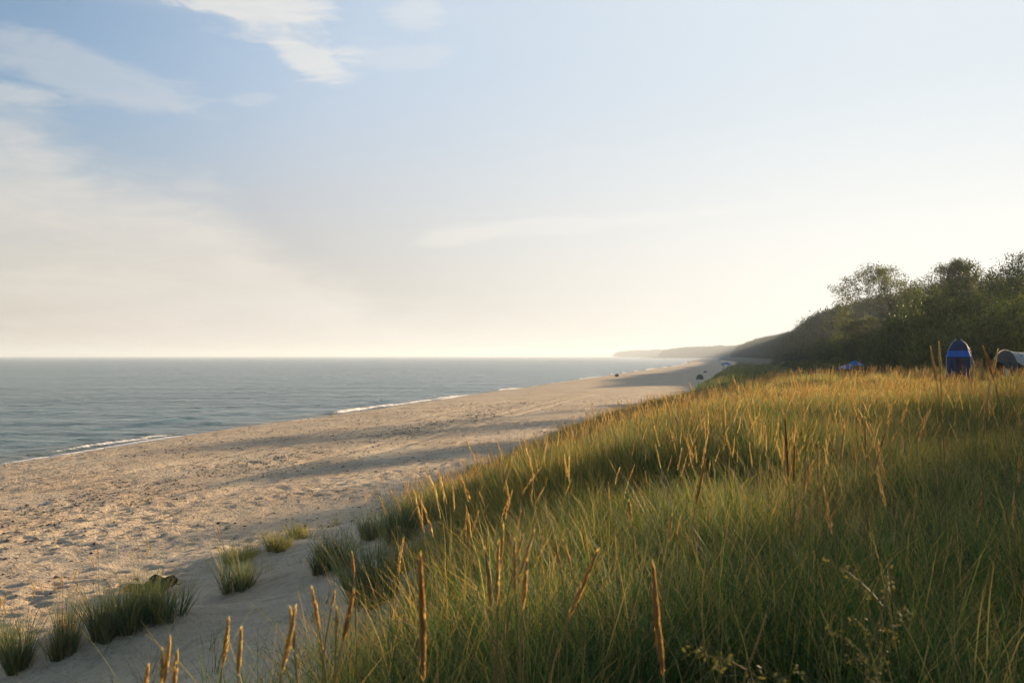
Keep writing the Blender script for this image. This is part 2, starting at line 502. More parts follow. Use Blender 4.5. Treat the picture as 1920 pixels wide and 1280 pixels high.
def mat_leaf(name, cols, trans=0.45, rough=0.45, pos_cols=None, spec=0.3, rnd=0.25):
    """cols: dark, mid, dry chosen by the per-piece attribute tint (0..1)"""
    m, t, out = newmat(name)
    tint = t.n('ShaderNodeAttribute', attribute_name='tint').outputs['Fac']
    P = t.n('ShaderNodeNewGeometry').outputs['Position']
    r = t.n('ShaderNodeObjectInfo').outputs['Random']
    tt = t.m('ADD', tint, t.m('MULTIPLY', t.m('SUBTRACT', r, 0.5), rnd))
    cr = t.n('ShaderNodeValToRGB', {0: tt})
    e = cr.color_ramp.elements
    e[0].position = 0.0; e[0].color = (*cols[0], 1); e[1].position = 1.0; e[1].color = (*cols[-1], 1)
    for i, c in enumerate(cols[1:-1]):
        q = e.new((i + 1) / (len(cols) - 1)); q.color = (*c, 1)
    c = cr.outputs[0]
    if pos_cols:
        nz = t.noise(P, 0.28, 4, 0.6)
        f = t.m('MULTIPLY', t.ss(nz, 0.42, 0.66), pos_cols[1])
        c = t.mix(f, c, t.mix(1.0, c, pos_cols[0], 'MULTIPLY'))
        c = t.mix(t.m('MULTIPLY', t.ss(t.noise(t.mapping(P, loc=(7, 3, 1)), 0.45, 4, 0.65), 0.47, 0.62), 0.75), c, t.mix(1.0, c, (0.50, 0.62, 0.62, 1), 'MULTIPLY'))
    b = t.n('ShaderNodeBsdfPrincipled', {'Base Color': c, 'Roughness': rough + 0.12, 'Specular IOR Level': spec * 0.5})
    tr = t.n('ShaderNodeBsdfTranslucent', {'Color': t.mix(1.0, c, (1.12, 1.25, 0.75), 'MULTIPLY')})
    ms = t.n('ShaderNodeMixShader', {0: trans, 1: b.outputs[0], 2: tr.outputs[0]})
    t.nt.links.new(ms.outputs[0], out.inputs[0])
    return m


M_GROUND = mat_ground()
M_SEA = mat_sea()
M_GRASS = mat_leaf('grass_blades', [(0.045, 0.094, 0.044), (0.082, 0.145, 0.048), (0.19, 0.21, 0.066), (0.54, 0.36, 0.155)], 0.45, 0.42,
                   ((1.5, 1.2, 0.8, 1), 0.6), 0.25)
M_TUFT = mat_leaf('tuft_blades', [(0.070, 0.110, 0.068), (0.115, 0.160, 0.080), (0.20, 0.215, 0.09), (0.38, 0.25, 0.12)], 0.35, 0.45)
M_TUFTY = mat_leaf('sunlit_tuft_blades', [(0.10, 0.12, 0.04), (0.20, 0.20, 0.06), (0.32, 0.27, 0.09), (0.36, 0.27, 0.12)], 0.45, 0.5)  # yellower copy of the tuft blades, sunlight put into the colour
M_HEAD = mat_leaf('seed_head', [(0.34, 0.16, 0.07), (0.52, 0.29, 0.13), (0.62, 0.41, 0.20), (0.70, 0.53, 0.32)], 0.5, 0.6, None, 0.2, 0.5)
M_SPIKE = mat_leaf('golden_seed_head', [(0.36, 0.17, 0.075), (0.54, 0.30, 0.13), (0.68, 0.44, 0.21), (0.76, 0.58, 0.34)], 0.55, 0.6, None, 0.2, 0.2)
M_STEM = mat_leaf('dry_stem', [(0.16, 0.15, 0.05), (0.27, 0.20, 0.075), (0.36, 0.25, 0.10)], 0.25, 0.5)
M_TREE = mat_leaf('tree_leaves', [(0.015, 0.032, 0.011), (0.027, 0.050, 0.015), (0.045, 0.070, 0.018), (0.085, 0.10, 0.025)], 0.18, 0.5, None, 0.25, 0.35)
M_TREE_AIRY = mat_leaf('pale_tree_leaves', [(0.05, 0.06, 0.024), (0.085, 0.095, 0.032), (0.14, 0.14, 0.05)], 0.45, 0.5)
M_BUSH = mat_leaf('bush_leaves', [(0.020, 0.034, 0.010), (0.042, 0.062, 0.015), (0.085, 0.110, 0.022), (0.19, 0.18, 0.035)], 0.32, 0.45, None, 0.25, 0.3)
M_BARK = simple('bark', (0.10, 0.075, 0.055), 0.9, 0.35, 8, 0.5)
M_DRIFT = simple('weathered_wood', (0.045, 0.03, 0.022), 0.85, 0.5, 9, 0.6)
M_WEED = simple('seaweed_wrack', (0.07, 0.045, 0.03), 0.8, 0.4, 20, 0.4)
M_HILL = simple('far_woodland', (0.05, 0.06, 0.03), 0.95, 0.4, 0.02, 0.0)
M_BLUE = simple('bright_blue_cloth', (0.010, 0.20, 0.75), 0.6, 0.12, 4, 0.1, 0.45)
M_NAVY = simple('navy_cloth', (0.006, 0.042, 0.13), 0.7, 0.2, 4, 0.1, 0.2)
M_CYAN = simple('azure_cloth', (0.01, 0.25, 0.62), 0.6, 0.12, 4, 0.1, 0.5)
M_GREENC = simple('green_cloth', (0.03, 0.13, 0.10), 0.7, 0.2, 4, 0.1, 0.25)
M_DARKC = simple('dark_cloth', (0.02, 0.025, 0.03), 0.8, 0.2, 4, 0.1, 0.1)
M_GREYC = simple('grey_cloth', (0.10, 0.095, 0.09), 0.8, 0.2, 4, 0.2, 0.2)
M_WHITEC = simple('white_cloth', (0.72, 0.68, 0.62), 0.7, 0.08, 6, 0.2, 0.35)
M_POLE = simple('grey_pole', (0.25, 0.24, 0.22), 0.5, 0.1, 4)
M_PALE = simple('pale_pole', (0.62, 0.55, 0.42), 0.5, 0.1, 4)
M_SKIN = simple('skin', (0.45, 0.28, 0.20), 0.6, 0.05, 4)

# ------------------------------------------------------------------ ground
def grid_faces(nr, nc, off=0):
    i = np.arange(nr - 1)[:, None] * nc + np.arange(nc - 1)[None, :] + off
    return np.stack([i, i + 1, i + nc + 1, i + nc], -1).reshape(-1, 4)


def build_ground():
    v = [4.0]
    while v[-1] < 150: v.append(v[-1] + max(0.085, 0.0052 * v[-1]))
    v = np.concatenate([[-120, -60, -30, -15, -8, -4, -2, 0, 1, 2, 3], v])
    u = np.concatenate([[-1500, -400, -90, -62, -52, -48], np.arange(-46, -14, 0.125), np.arange(-14, -3, 0.1), np.arange(-3, 18, 0.35), np.arange(18, 70, 2.0), [75, 90, 120, 200, 500]])
    Vv, Uu = np.meshgrid(v, u, indexing='ij')
    X1 = Uu + K * Vv + shore_shift(Vv); Y1 = Vv
    Z1 = height(X1, Y1, True)
    v2 = np.concatenate([[149.0], 149.5 * np.exp(np.arange(1, 340) * 0.0098)])
    u2 = np.concatenate([[-6000, -1500, -400, -90, -62, -52, -48], np.arange(-46, -12, 0.7), np.arange(-12, 18, 0.6), np.arange(18, 90, 4.0), [100, 130, 200, 500, 2000]])
    V2, U2 = np.meshgrid(v2, u2, indexing='ij')
    X2 = U2 + K * V2 + shore_shift(V2); Y2 = V2
    Z2 = height(X2, Y2, False)
    Z2[0] -= 0.05
    n1 = X1.size
    V = np.concatenate([np.stack([X1, Y1, Z1], -1).reshape(-1, 3), np.stack([X2, Y2, Z2], -1).reshape(-1, 3)])
    F = np.concatenate([grid_faces(*X1.shape), grid_faces(*X2.shape, n1)])
    x, y, z = V.T
    u_ = U_of(x, y)
    veg = veg_mask(x, y)
    wet = 1 - sst(z + 0.06 * fbm(x / 3, y / 3, 7, 2), 0.16, 0.36)
    shingle = (1.0 * np.exp(-((u_ + 31) / 6.5) ** 2) + 0.5 * np.exp(-((u_ + 40) / 3) ** 2) + 0.9 * np.exp(-((u_ + 23.2 + 1.3 * fbm(y / 6, y * 0, 85, 3)) / 1.3) ** 2))
    far = sst(y, 55, 90)
    me = mesh_np('ground', V, [F], M_GROUND, {'veg': veg, 'wet': wet, 'shingle': np.clip(shingle, 0, 1), 'far': far}, True)
    tag(ob('ground', me), 'pale sandy beach and grown-over dune ridge running along the shore', kind='structure')


build_ground()

# ------------------------------------------------------------------ sea
def build_sea():
    # rows run along the shore (v), columns seaward (u)
    v = np.concatenate([[-600, -200, -60, 0, 20], 28 * np.exp(np.arange(0, 640) * 0.00955), [13500]])
    du = [0.0]
    while du[-1] < 60: du.append(du[-1] + 0.35 + 0.004 * du[-1])
    while du[-1] < 13000: du.append(du[-1] * 1.035)
    u = -41 - np.array(du)
    V, U = np.meshgrid(v, u, indexing='ij')
    X = U + K * V + shore_shift(V); Y = V
    dist = np.hypot(X, Y)
    # swell running on to the shore
    ph = (U + 0.20 * V) / 1.0
    amp = 1 - sst(dist, 120, 450)
    dsh = -U - 45
    z = amp * 0.15 * fbm(U / 2.2, V / 6.0, 201, 4) * sst(dsh, -1, 4)
    z = z + amp * 0.07 * fbm(U / 9.0, V / 30.0, 205, 3) * sst(dsh, -1, 6)
    # small breakers close in
    br = 0
    for off, h_, s_ in ((1.8, 0.30, 11), (6.5, 0.20, 12), (12.5, 0.16, 13)):
        c = off + 0.9 * fbm(V / 14.0, V * 0 + off, 300 + s_, 3)
        k_ = sst(fbm(V / 16.0, V * 0 + off * 3, 320 + s_, 2), -0.15 if off < 3 else -0.05, 0.45)
        g = np.where(dsh > c, np.exp(-((dsh - c) / 1.1) ** 2), np.exp(-((dsh - c) / 0.42) ** 2))
        z = z + h_ * k_ * g * (1 - sst(dist, 500, 900))
        br = np.maximum(br, k_ * np.exp(-((dsh - c + 0.35) / 0.30) ** 2) * (1.0 if off < 3 else 0.32))
    wl = 1.3 * fbm(V / 30.0, V * 0 + 3.3, 5, 3) + 0.35 * np.sin(V / 7.0)
    edge = dsh + wl
    wash = np.exp(-((edge - 0.2) / 0.62) ** 2) * (0.45 + 0.55 * sst(fbm(V / 11.0, V * 0 + 7, 340, 3), -0.25, 0.35))
    far_l = sst(dist, 120, 260)
    wash = np.maximum(wash, far_l * np.exp(-((edge - 0.7) / 2.0) ** 2) * sst(fbm(V / 38.0, V * 0 + 9, 345, 2), -0.1, 0.2))
    foam = np.clip(np.maximum(br, wash), 0, 1)
    shallow = np.clip((1 - sst(dsh, 0, 7)) * 0.8, 0, 1)
    P = np.stack([X, Y, z], -1).reshape(-1, 3)
    me = mesh_np('sea', P, [grid_faces(*X.shape)[:, ::-1]], M_SEA, {'foam': foam.ravel(), 'shallow': shallow.ravel()}, True)
    tag(ob('sea', me), 'calm grey green sea with small breakers at the edge', kind='structure')


build_sea()

# ------------------------------------------------------------------ far hills
def build_hills(name, label, pts, depth, seed):
    # pts: along the ridge (x, y, top z)
    pts = np.array(pts, float) ; n = 260
    k_ = 2.3 if name == 'hills' else 1.6
    pts[:, :2] *= k_; pts[:, 2] = EYE + (pts[:, 2] - EYE) * k_; depth *= k_
    s = np.linspace(0, len(pts) - 1, n)
    cx = np.interp(s, range(len(pts)), pts[:, 0]); cyy = np.interp(s, range(len(pts)), pts[:, 1]); ch = np.interp(s, range(len(pts)), pts[:, 2])
    prof = np.array([(-1, -1.5), (-0.75, 0.35), (-0.5, 0.72), (-0.2, 0.95), (0.1, 1.0), (0.5, 0.8), (1, 0.2), (1.3, -1.0)])
    rows = []
    for (o, k) in prof:
        yy = cyy + o * depth
        zz = np.where(k < 0, k, ch * k * (1 + 0.13 * fbm(cx / 14.0, yy / 14.0, seed, 4)) + 1.2 * fbm(cx / 5, yy / 9, seed + 3, 2))
        rows.append(np.stack([cx * yy / cyy, yy, zz], -1))
    V = np.array(rows)
    me = mesh_np(name, V.reshape(-1, 3), [grid_faces(len(prof), n)], M_HILL, None, False)
    tag(ob(name, me), label, kind='structure')


build_hills('hills', 'hazy wooded headland beyond the end of the beach', [(330, 3000, 2), (390, 2950, 8), (450, 2900, 12), (520, 2850, 18), (600, 2800, 22), (680, 2780, 21), (800, 2750, 20), (1100, 2700, 26)], 160, 400)
build_hills('far_hills', 'faint low headland far out on the horizon', [(-100, 7000, 1), (120, 6900, 8), (330, 6800, 11), (520, 6700, 15), (700, 6500, 16), (1100, 6300, 30), (1700, 6200, 34)], 300, 430)

# ------------------------------------------------------------------ scatter by geometry nodes (for stuff only)
LIB = bpy.data.collections.new('scatter_sources')     # never linked into the scene


def scatter(name, V, rot, scl, idx, srcs, label):
    me = bpy.data.meshes.new(name)
    n = len(V)
    me.vertices.add(n); me.vertices.foreach_set('co', np.asarray(V, np.float32).ravel())
    a = me.attributes.new('rot', 'FLOAT_VECTOR', 'POINT'); a.data.foreach_set('vector', np.asarray(rot, np.float32).ravel())
    a = me.attributes.new('scl', 'FLOAT_VECTOR', 'POINT'); a.data.foreach_set('vector', np.asarray(scl, np.float32).ravel())
    a = me.attributes.new('idx', 'INT', 'POINT'); a.data.foreach_set('value', np.asarray(idx, np.int32))
    col = bpy.data.collections.new(name + '_sources')
    for s_ in srcs: col.objects.link(s_)
    o = ob(name, me)
    g = bpy.data.node_groups.new(name, 'GeometryNodeTree')
    g.interface.new_socket('Geometry', in_out='INPUT', socket_type='NodeSocketGeometry')
    g.interface.new_socket('Geometry', in_out='OUTPUT', socket_type='NodeSocketGeometry')
    gi = g.nodes.new('NodeGroupInput'); go = g.nodes.new('NodeGroupOutput')
    ip = g.nodes.new('GeometryNodeInstanceOnPoints')
    ci = g.nodes.new('GeometryNodeCollectionInfo')
    ci.inputs['Collection'].default_value = col
    ci.inputs['Separate Children'].default_value = True
    ci.inputs['Reset Children'].default_value = True
    def na(nm, ty):
        q = g.nodes.new('GeometryNodeInputNamedAttribute'); q.data_type = ty; q.inputs['Name'].default_value = nm
        return q.outputs['Attribute']
    er = g.nodes.new('FunctionNodeEulerToRotation')
    g.links.new(na('rot', 'FLOAT_VECTOR'), er.inputs[0])
    g.links.new(gi.outputs[0], ip.inputs['Points'])
    g.links.new(ci.outputs[0], ip.inputs['Instance'])
    ip.inputs['Pick Instance'].default_value = True
    g.links.new(na('idx', 'INT'), ip.inputs['Instance Index'])
    g.links.new(er.outputs[0], ip.inputs['Rotation'])
    g.links.new(na('scl', 'FLOAT_VECTOR'), ip.inputs['Scale'])
    g.links.new(ip.outputs[0], go.inputs[0])
    md = o.modifiers.new('scatter', 'NODES'); md.node_group = g
    return tag(o, label, kind='stuff')


def blades(n, rad, hmin, hmax, wd, segs, lean=0.25, bend=0.5, tint=(0, 1), rng=RNG, dry=0.15, updir=None, z0=-0.04):
    """ribbons of n grass blades -> V, quads, tint"""
    r = rad * np.sqrt(rng.random(n)); th = rng.random(n) * 2 * math.pi
    bx = r * np.cos(th); by = r * np.sin(th)
    az_ = th + rng.normal(0, 0.9, n)
    le = np.abs(rng.normal(lean, lean * 0.5, n)); be = np.abs(rng.normal(bend, bend * 0.5, n))
    L = hmin + (hmax - hmin) * rng.random(n) ** 0.8
    wv = wd * (0.6 + 0.8 * rng.random(n))
    tt = tint[0] + (tint[1] - tint[0]) * rng.random(n) ** 1.4
    tt = np.where(rng.random(n) < dry, 0.85 + 0.15 * rng.random(n), tt * 0.75)
    face = az_ + math.pi / 2 + rng.normal(0, 0.7, n)
    S = segs + 1
    V = np.zeros((n, S, 2, 3)); T = np.zeros((n, S, 2))
    p = np.stack([bx, by, np.full(n, z0)], -1); a = le * 0.5
    for i in range(S):
        f = i / segs
        ww = wv * (1 - f ** 2.2) * 0.5 + 0.0004
        sd = np.stack([np.cos(face), np.sin(face), np.zeros(n)], -1)
        V[:, i, 0] = p - sd * ww[:, None]; V[:, i, 1] = p + sd * ww[:, None]
        T[:, i, :] = (tt + 0.25 * (f - 0.35) * (tt > 0.1))[:, None]
        a = le + be * f ** 1.5
        stp = L / segs
        p = p + np.stack([np.sin(a) * np.cos(az_), np.sin(a) * np.sin(az_), np.cos(a)], -1) * stp[:, None]
    base = np.arange(n)[:, None] * (S * 2) + np.arange(segs)[None, :] * 2
    F = np.stack([base, base + 1, base + 3, base + 2], -1).reshape(-1, 4)
    return V.reshape(-1, 3), F, np.clip(T.reshape(-1), 0, 1)


def head_geo(mb, base, direction, length, rad, n, rng, tint=(0.2, 0.9), bend=0.0):
    """a dense spike of spikelets along a line"""
    d = Vector(direction).normalized(); side = d.cross(Vector((0.2, 1, 0.1))).normalized(); oth = d.cross(side)
    bd = side * bend
    b = Vector(base)
    N = 7
    P = [b + d * (length * i / N) + bd * ((i / N) ** 2 * length) for i in range(N + 1)]
    mb.tube([tuple(p) for p in P], [rad * 0.28 * math.sin(math.pi * min(0.97, (i + 0.6) / (N + 1.0))) ** 0.6 for i in range(N + 1)], 5, 0.3)
    for j in range(n):
        f = (j + rng.random()) / n
        c = b + d * (length * f) + bd * (f * f * length)
        q = rng.random() * 2 * math.pi
        o = side * math.cos(q) + oth * math.sin(q)
        rr = rad * (0.30 + 0.80 * math.sin(math.pi * min(1, f ** 0.8 * 0.88 + 0.10))) * (0.7 + 0.5 * rng.random())
        l = length * 0.055 + 0.006
        e1 = c + o * rr * 0.35; tip = c + o * rr * 1.15 + d * l * 2.0
        tt = o.cross(d).normalized() * (l * 0.22)
        mid = c + o * rr * 0.95 + d * l * 0.6
        mb.add([tuple(e1), tuple(mid - tt), tuple(tip), tuple(mid + tt)], [(0, 1, 2, 3)], tint[0] + (tint[1] - tint[0]) * rng.random())


def stalk_geo(h, headlen, rad, nsp, rng, lean=0.08, bend=0.05, stem_r=0.0016, k=3):
    st = MB(); hd = MB()
    az_ = rng.random() * 6.28
    pts = []
    for i in range(6):
        f = i / 5
        off = lean * f + bend * f * f
        pts.append((math.cos(az_) * off * h, math.sin(az_) * off * h, h * f - 0.03))
    st.tube(pts, [stem_r * 1.2, stem_r * 1.1, stem_r, stem_r, stem_r * .9, stem_r * .8], k, 0.5, False)
    d = Vector(pts[-1]) - Vector(pts[-2])
    head_geo(hd, pts[-1], d, headlen, rad, nsp, rng, bend=bend * 0.8)
    return st, hd


def src(name, me):
    o = bpy.data.objects.new(name, me)
    return o


def tilt_euler(n, wind=(0.10, 0.02), sd=0.07, rng=RNG):
    """random turn about z, then a lean with the wind (XYZ euler angles)"""
    rz = rng.random(n) * 2 * math.pi
    v = np.stack([wind[0] + rng.normal(0, sd, n), wind[1] + rng.normal(0, sd, n), np.ones(n)], -1)
    v /= np.linalg.norm(v, axis=1)[:, None]
    w_ = 1 + v[:, 2]; qx = -v[:, 1]; qy = v[:, 0]; qz = 0 * w_
    l = np.sqrt(w_ ** 2 + qx ** 2 + qy ** 2); w_, qx, qy = w_ / l, qx / l, qy / l
    c, s_ = np.cos(rz / 2), np.sin(rz / 2)
    W_, X_, Y_, Z_ = w_ * c, qx * c + qy * s_, qy * c - qx * s_, w_ * s_
    m20 = 2 * (X_ * Z_ - W_ * Y_); m21 = 2 * (Y_ * Z_ + W_ * X_); m22 = 1 - 2 * (X_ ** 2 + Y_ ** 2)
    m10 = 2 * (X_ * Y_ + W_ * Z_); m00 = 1 - 2 * (Y_ ** 2 + Z_ ** 2)
    return np.stack([np.arctan2(m21, m22), np.arcsin(np.clip(-m20, -1, 1)), np.arctan2(m10, m00)], -1)


def sample_zone(d0, d1, dens, left=0.62, right=0.66, margin=2.5):
    """random ground points between two distances inside a wedge a little wider than the view"""
    xm = left * d1 + margin; xp = right * d1 + margin
    n = int(dens * (xm + xp) * (d1 - min(d0, 0)))
    x = RNG.uniform(-xm, xp, n); y = RNG.uniform(min(d0, 0), d1, n)
    d = np.hypot(x, y)
    ok = (d >= d0) & (d < d1) & (x > -(left * y + margin)) & (x < right * y + margin)
    return x[ok], y[ok]


def keep_veg(x, y, extra=0.0):
    u = U_of(x, y)
    vm = veg_mask(x, y)
    ok = (RNG.random(len(x)) < vm) & (u < 17.5 + extra)
    return x[ok], y[ok]


def build_grass():
    # sources
    A = []
    for i in range(9):
        V, F, T = blades(26, 0.06, 0.35, 1.0, 0.0030 + 0.0030 * (i % 3 == 0), 6, 0.22, 0.85, dry=0.18)
        A.append(src('near_clump.%03d' % i, mesh_np('near_clump', V, [F], M_GRASS, {'tint': T})))
    B = []
    for i in range(8):
        V, F, T = blades(60, 0.16, 0.40, 0.88, 0.0050, 4, 0.24, 0.65, dry=0.27)
        B.append(src('mid_clump.%03d' % i, mesh_np('mid_clump', V, [F], M_GRASS, {'tint': T})))
    Cc = []
    for i in range(6):
        V, F, T = blades(110, 0.34, 0.40, 0.85, 0.010, 3, 0.22, 0.55, dry=0.40)
        Cc.append(src('far_clump.%03d' % i, mesh_np('far_clump', V, [F], M_GRASS, {'tint': T})))
    Dd = []
    for i in range(4):
        V, F, T = blades(70, 0.9, 0.35, 0.75, 0.045, 2, 0.25, 0.5, dry=0.25)
        Dd.append(src('distant_clump.%03d' % i, mesh_np('distant_clump', V, [F], M_GRASS, {'tint': T})))

    def zone(name, label, d0, d1, dens, srcs, smin, smax, wind=(0.10, 0.02), cap=True, left=.62, right=.66, sd=0.12):
        x, y = sample_zone(d0, d1, dens, left, right)
        x, y = keep_veg(x, y)
        if d1 < 30:      # gaps between the tussocks
            gp = fbm(x / 0.75, y / 0.75, 777, 2) > -0.42
            x = x[gp]; y = y[gp]
        z = height(x, y)
        n = len(x)
        hf = 0.80 + 0.50 * fbm(x / 3.3, y / 3.3, 501, 3) + 0.34 * fbm(x / 0.75, y / 0.75, 777, 2)
        s = (smin + (smax - smin) * RNG.random(n)) * np.clip(hf, 0.45, 1.25)
        inside = sst(U_of(x, y) - grass_edge(y), -0.3, 1.5)
        s = s * np.where(y < 16, 0.72 + 0.28 * inside, 1.0)
        if cap:   # the tops near the photographer stay under the line of sight
            d = np.hypot(x, y)
            top = (EYE - 0.27 * d - 0.10) - z
            s = np.where(d < 3.2, np.minimum(s, np.maximum(0.35, top)), s)
        scl = np.stack([s ** 0.5, s ** 0.5, s], -1)
        rot = tilt_euler(n, wind, sd)
        scatter(name, np.stack([x, y, z], -1), rot, scl, RNG.integers(0, len(srcs), n), srcs, label)
        return n

    nn = [zone('foreground_grass', 'tall green marram grass filling the foreground', 1.25, 9, 70, A, 0.7, 1.15, (0.12, 0.0), sd=0.20),
          zone('meadow_grass', 'dense green and straw coloured dune grass on the near ridge', 9, 26, 34, B, 0.8, 1.1),
          zone('ridge_grass', 'golden sunlit grass over the top of the ridge', 26, 78, 9, Cc, 0.8, 1.1),
          zone('distant_grass', 'low rough grass along the dunes before the wood', 78, 420, 0.6, Dd, 0.7, 1.1, (0.1, 0), False, 0.1, 0.62)]
    # spikes of seed heads through the grass
    H1 = []; H2 = []
    rng = np.random.default_rng(5)
    for i in range(6):
        mb = MB()
        for k in range(1):
            st, hd = stalk_geo(0.66 + 0.2 * rng.random(), 0.15 + 0.10 * rng.random(), 0.0062, 30, rng, 0.12, 0.12, 0.0019)
        V = np.concatenate(st.V + hd.V); n0 = st.n
        f3 = st.F[3] + [[q + n0 for q in f] for f in hd.F[3]]; f4 = st.F[4] + [[q + n0 for q in f] for f in hd.F[4]]
        me = mesh_np('spike', V, [f3, f4], [M_STEM, M_HEAD], {'tint': np.concatenate(st.A + hd.A)})
        mi = np.array([0 if all(q < n0 for q in f) else 1 for f in f3 + f4], np.int32)
        me.polygons.foreach_set('material_index', mi)
        H1.append(src('spike.%03d' % i, me))
    for i in range(5):
        mb = MB(); F3 = []; 
        st = MB(); hd = MB()
        for k in range(4):
            s1, h1 = stalk_geo(0.62 + 0.22 * rng.random(), 0.17 + 0.07 * rng.random(), 0.010, 8, rng, 0.12, 0.06, 0.003)
            off = np.array([rng.normal(0, .25), rng.normal(0, .25), 0])
            for a_, b_ in ((st, s1), (hd, h1)):
                a_.arr(np.concatenate(b_.V) + off, b_.F[4], np.concatenate(b_.A))
                if b_.F[3]:
                    nb = len(np.concatenate(b_.V)); a_.F[3].extend([[q + a_.n - nb for q in f] for f in b_.F[3]])
        V = np.concatenate(st.V + hd.V); n0 = st.n
        f3 = st.F[3] + [[q + n0 for q in f] for f in hd.F[3]]; f4 = st.F[4] + [[q + n0 for q in f] for f in hd.F[4]]
        me = mesh_np('spike_bunch', V, [f3, f4], [M_STEM, M_HEAD], {'tint': np.concatenate(st.A + hd.A)})
        mi = np.array([0 if all(q < n0 for q in f) else 1 for f in f3 + f4], np.int32)
        me.polygons.foreach_set('material_index', mi)
        H2.append(src('spike_bunch.%03d' % i, me))

    def spikes(name, label, d0, d1, dens, srcs, smin, smax):
        x, y = sample_zone(d0, d1, dens)
        x, y = keep_veg(x, y, -1.5)
        cl_ = sst(fbm(x / 2.2, y / 2.2, 601, 3), -0.25, 0.45)
        # few heads in the green hollow low right
        ok = RNG.random(len(x)) < (0.12 + 0.88 * cl_) * (0.20 + 0.80 * sst(np.hypot(x, y), 5, 13))
        x = x[ok]; y = y[ok]; n = len(x)
        s = smin + (smax - smin) * RNG.random(n)
        scatter(name, np.stack([x, y, height(x, y)], -1), tilt_euler(n, (0.05, 0), 0.09), np.stack([s, s, s], -1), RNG.integers(0, len(srcs), n), srcs, label)
    spikes('seed_spikes', 'brown seed spikes standing above the near grass', 4.5, 28, 30.0, H1, 0.72, 1.15)
    spikes('distant_seed_spikes', 'small rust coloured seed spikes over the far grass', 28, 75, 3.4, H2, 0.85, 1.2)
    # low leafy herbs and fine dry straw in the sward
    HH = []
    for i in range(4):
        V, F, T = blades(14, 0.14, 0.30, 0.85, 0.0034, 5, 0.45, 1.3, dry=0.95)
        HH.append(src('straw.%03d' % i, mesh_np('straw', V, [F], M_GRASS, {'tint': T})))
    x, y = sample_zone(1.6, 24, 12); x, y = keep_veg(x, y); n = len(x)
    s = 0.8 + 0.4 * RNG.random(n)
    scatter('dry_straw', np.stack([x, y, height(x, y)], -1), tilt_euler(n, (0.15, 0), 0.2), np.stack([s, s, s], -1), RNG.integers(0, 4, n), HH,
            'fine dry straw tangled through the green grass')
    print('grass', nn)


build_grass()
#@@MORE
# ------------------------------------------------------------------ trees
def leaf_quads(P, size, rng, up=0.0, D=None):
    n = len(P)
    d = rng.normal(0, 1, (n, 3)); d[:, 2] += up
    if D is not None: d = d * 0.5 + D * 1.2
    d /= np.linalg.norm(d, axis=1)[:, None] + 1e-9
    e = rng.normal(0, 1, (n, 3)); e -= d * (e * d).sum(1)[:, None]; e /= np.linalg.norm(e, axis=1)[:, None] + 1e-9
    s = size * (0.6 + 0.8 * rng.random(n))[:, None]
    V = np.stack([P, P + d * s * 0.5 + e * s * 0.27, P + d * s, P + d * s * 0.5 - e * s * 0.27], 1).reshape(-1, 3)
    F = (np.arange(n)[:, None] * 4 + np.arange(4)[None, :])
    return V, F


def grow(rng, mb, p, d, L, r, depth, split, tips, bendup=0.15, ang=0.6):
    n = 3; pts = [p]
    for i in range(n):
        d = (d + Vector(rng.normal(0, 0.13, 3)) + Vector((0, 0, bendup * 0.3))).normalized()
        pts.append(pts[-1] + d * (L / n))
    mb.tube(pts, [r * (1 - 0.4 * i / n) for i in range(n + 1)], 5 if r > 0.03 else 3, 0.5, False)
    if depth == 0:
        tips.append((pts[-1], d)); return
    tips.append((pts[2], d)) if depth == 1 else None
    k = split[depth % len(split)]
    for j in range(k):
        q = 2 * math.pi * (j + rng.random() * 0.7) / k
        side = d.cross(Vector((0.1, 0.2, 1))).normalized(); oth = d.cross(side)
        a = ang * (0.6 + 0.7 * rng.random())
        nd = (d * math.cos(a) + (side * math.cos(q) + oth * math.sin(q)) * math.sin(a)).normalized()
        at = pts[-1] if j else pts[-1]
        grow(rng, mb, at if rng.random() < 0.6 else pts[2], nd, L * (0.62 + 0.22 * rng.random()), r * 0.58, depth - 1, split, tips, bendup, ang)


def make_airy(seed, h, width, leaves=46, lsz=0.17, mat=None):
    rng = np.random.default_rng(seed); mb = MB(); tips = []
    for k in range(3):
        d = Vector((math.cos(k * 2.1 + 0.3) * 0.30, math.sin(k * 2.1 + .3) * 0.30, 1)).normalized()
        grow(rng, mb, Vector((0.15 * math.cos(k * 2.1), 0.15 * math.sin(k * 2.1), -0.2)), d, h * 0.40, 0.13, 4, [3, 3, 3, 3], tips, 0.2, 0.62)
    T = np.array([tuple(t[0]) for t in tips]); 
    zmax = np.percentile(T[:, 2], 93); xr = np.percentile(np.abs(T[:, :2]), 98)
    sx = width / 2 / xr; sz = h / zmax
    V = np.concatenate(mb.V) * np.array([sx, sx, sz])
    sq = lambda z: np.where(z > .8 * h, .8 * h + .2 * h * np.tanh((z - .8 * h) / (.2 * h)), z)
    V[:, 2] = sq(V[:, 2])
    trunk = mesh_np('trunk', V, [mb.F[3], mb.F[4]], M_BARK, None, True)
    T = T * np.array([sx, sx, sz]); T[:, 2] = sq(T[:, 2])
    T = T[T[:, 2] > h * 0.30]
    keep = fbm(T[:, 0] / 1.6 + seed, T[:, 2] / 1.4 + T[:, 1] / 2.0, seed, 2) > -0.42
    T = T[keep]
    P = np.repeat(T, leaves, 0); P = P + rng.normal(0, 1, P.shape) * np.array([0.30, 0.30, 0.22]) * (h / 11.0) ** 0.3
    tt = np.repeat(rng.random(len(T)), leaves) * 0.6 + rng.random(len(P)) * 0.4
    LV, LF = leaf_quads(P, lsz, rng, 0.3)
    crown = mesh_np('crown', LV, [LF], mat or M_TREE_AIRY, {'tint': np.repeat(tt, 4)})
    return trunk, crown


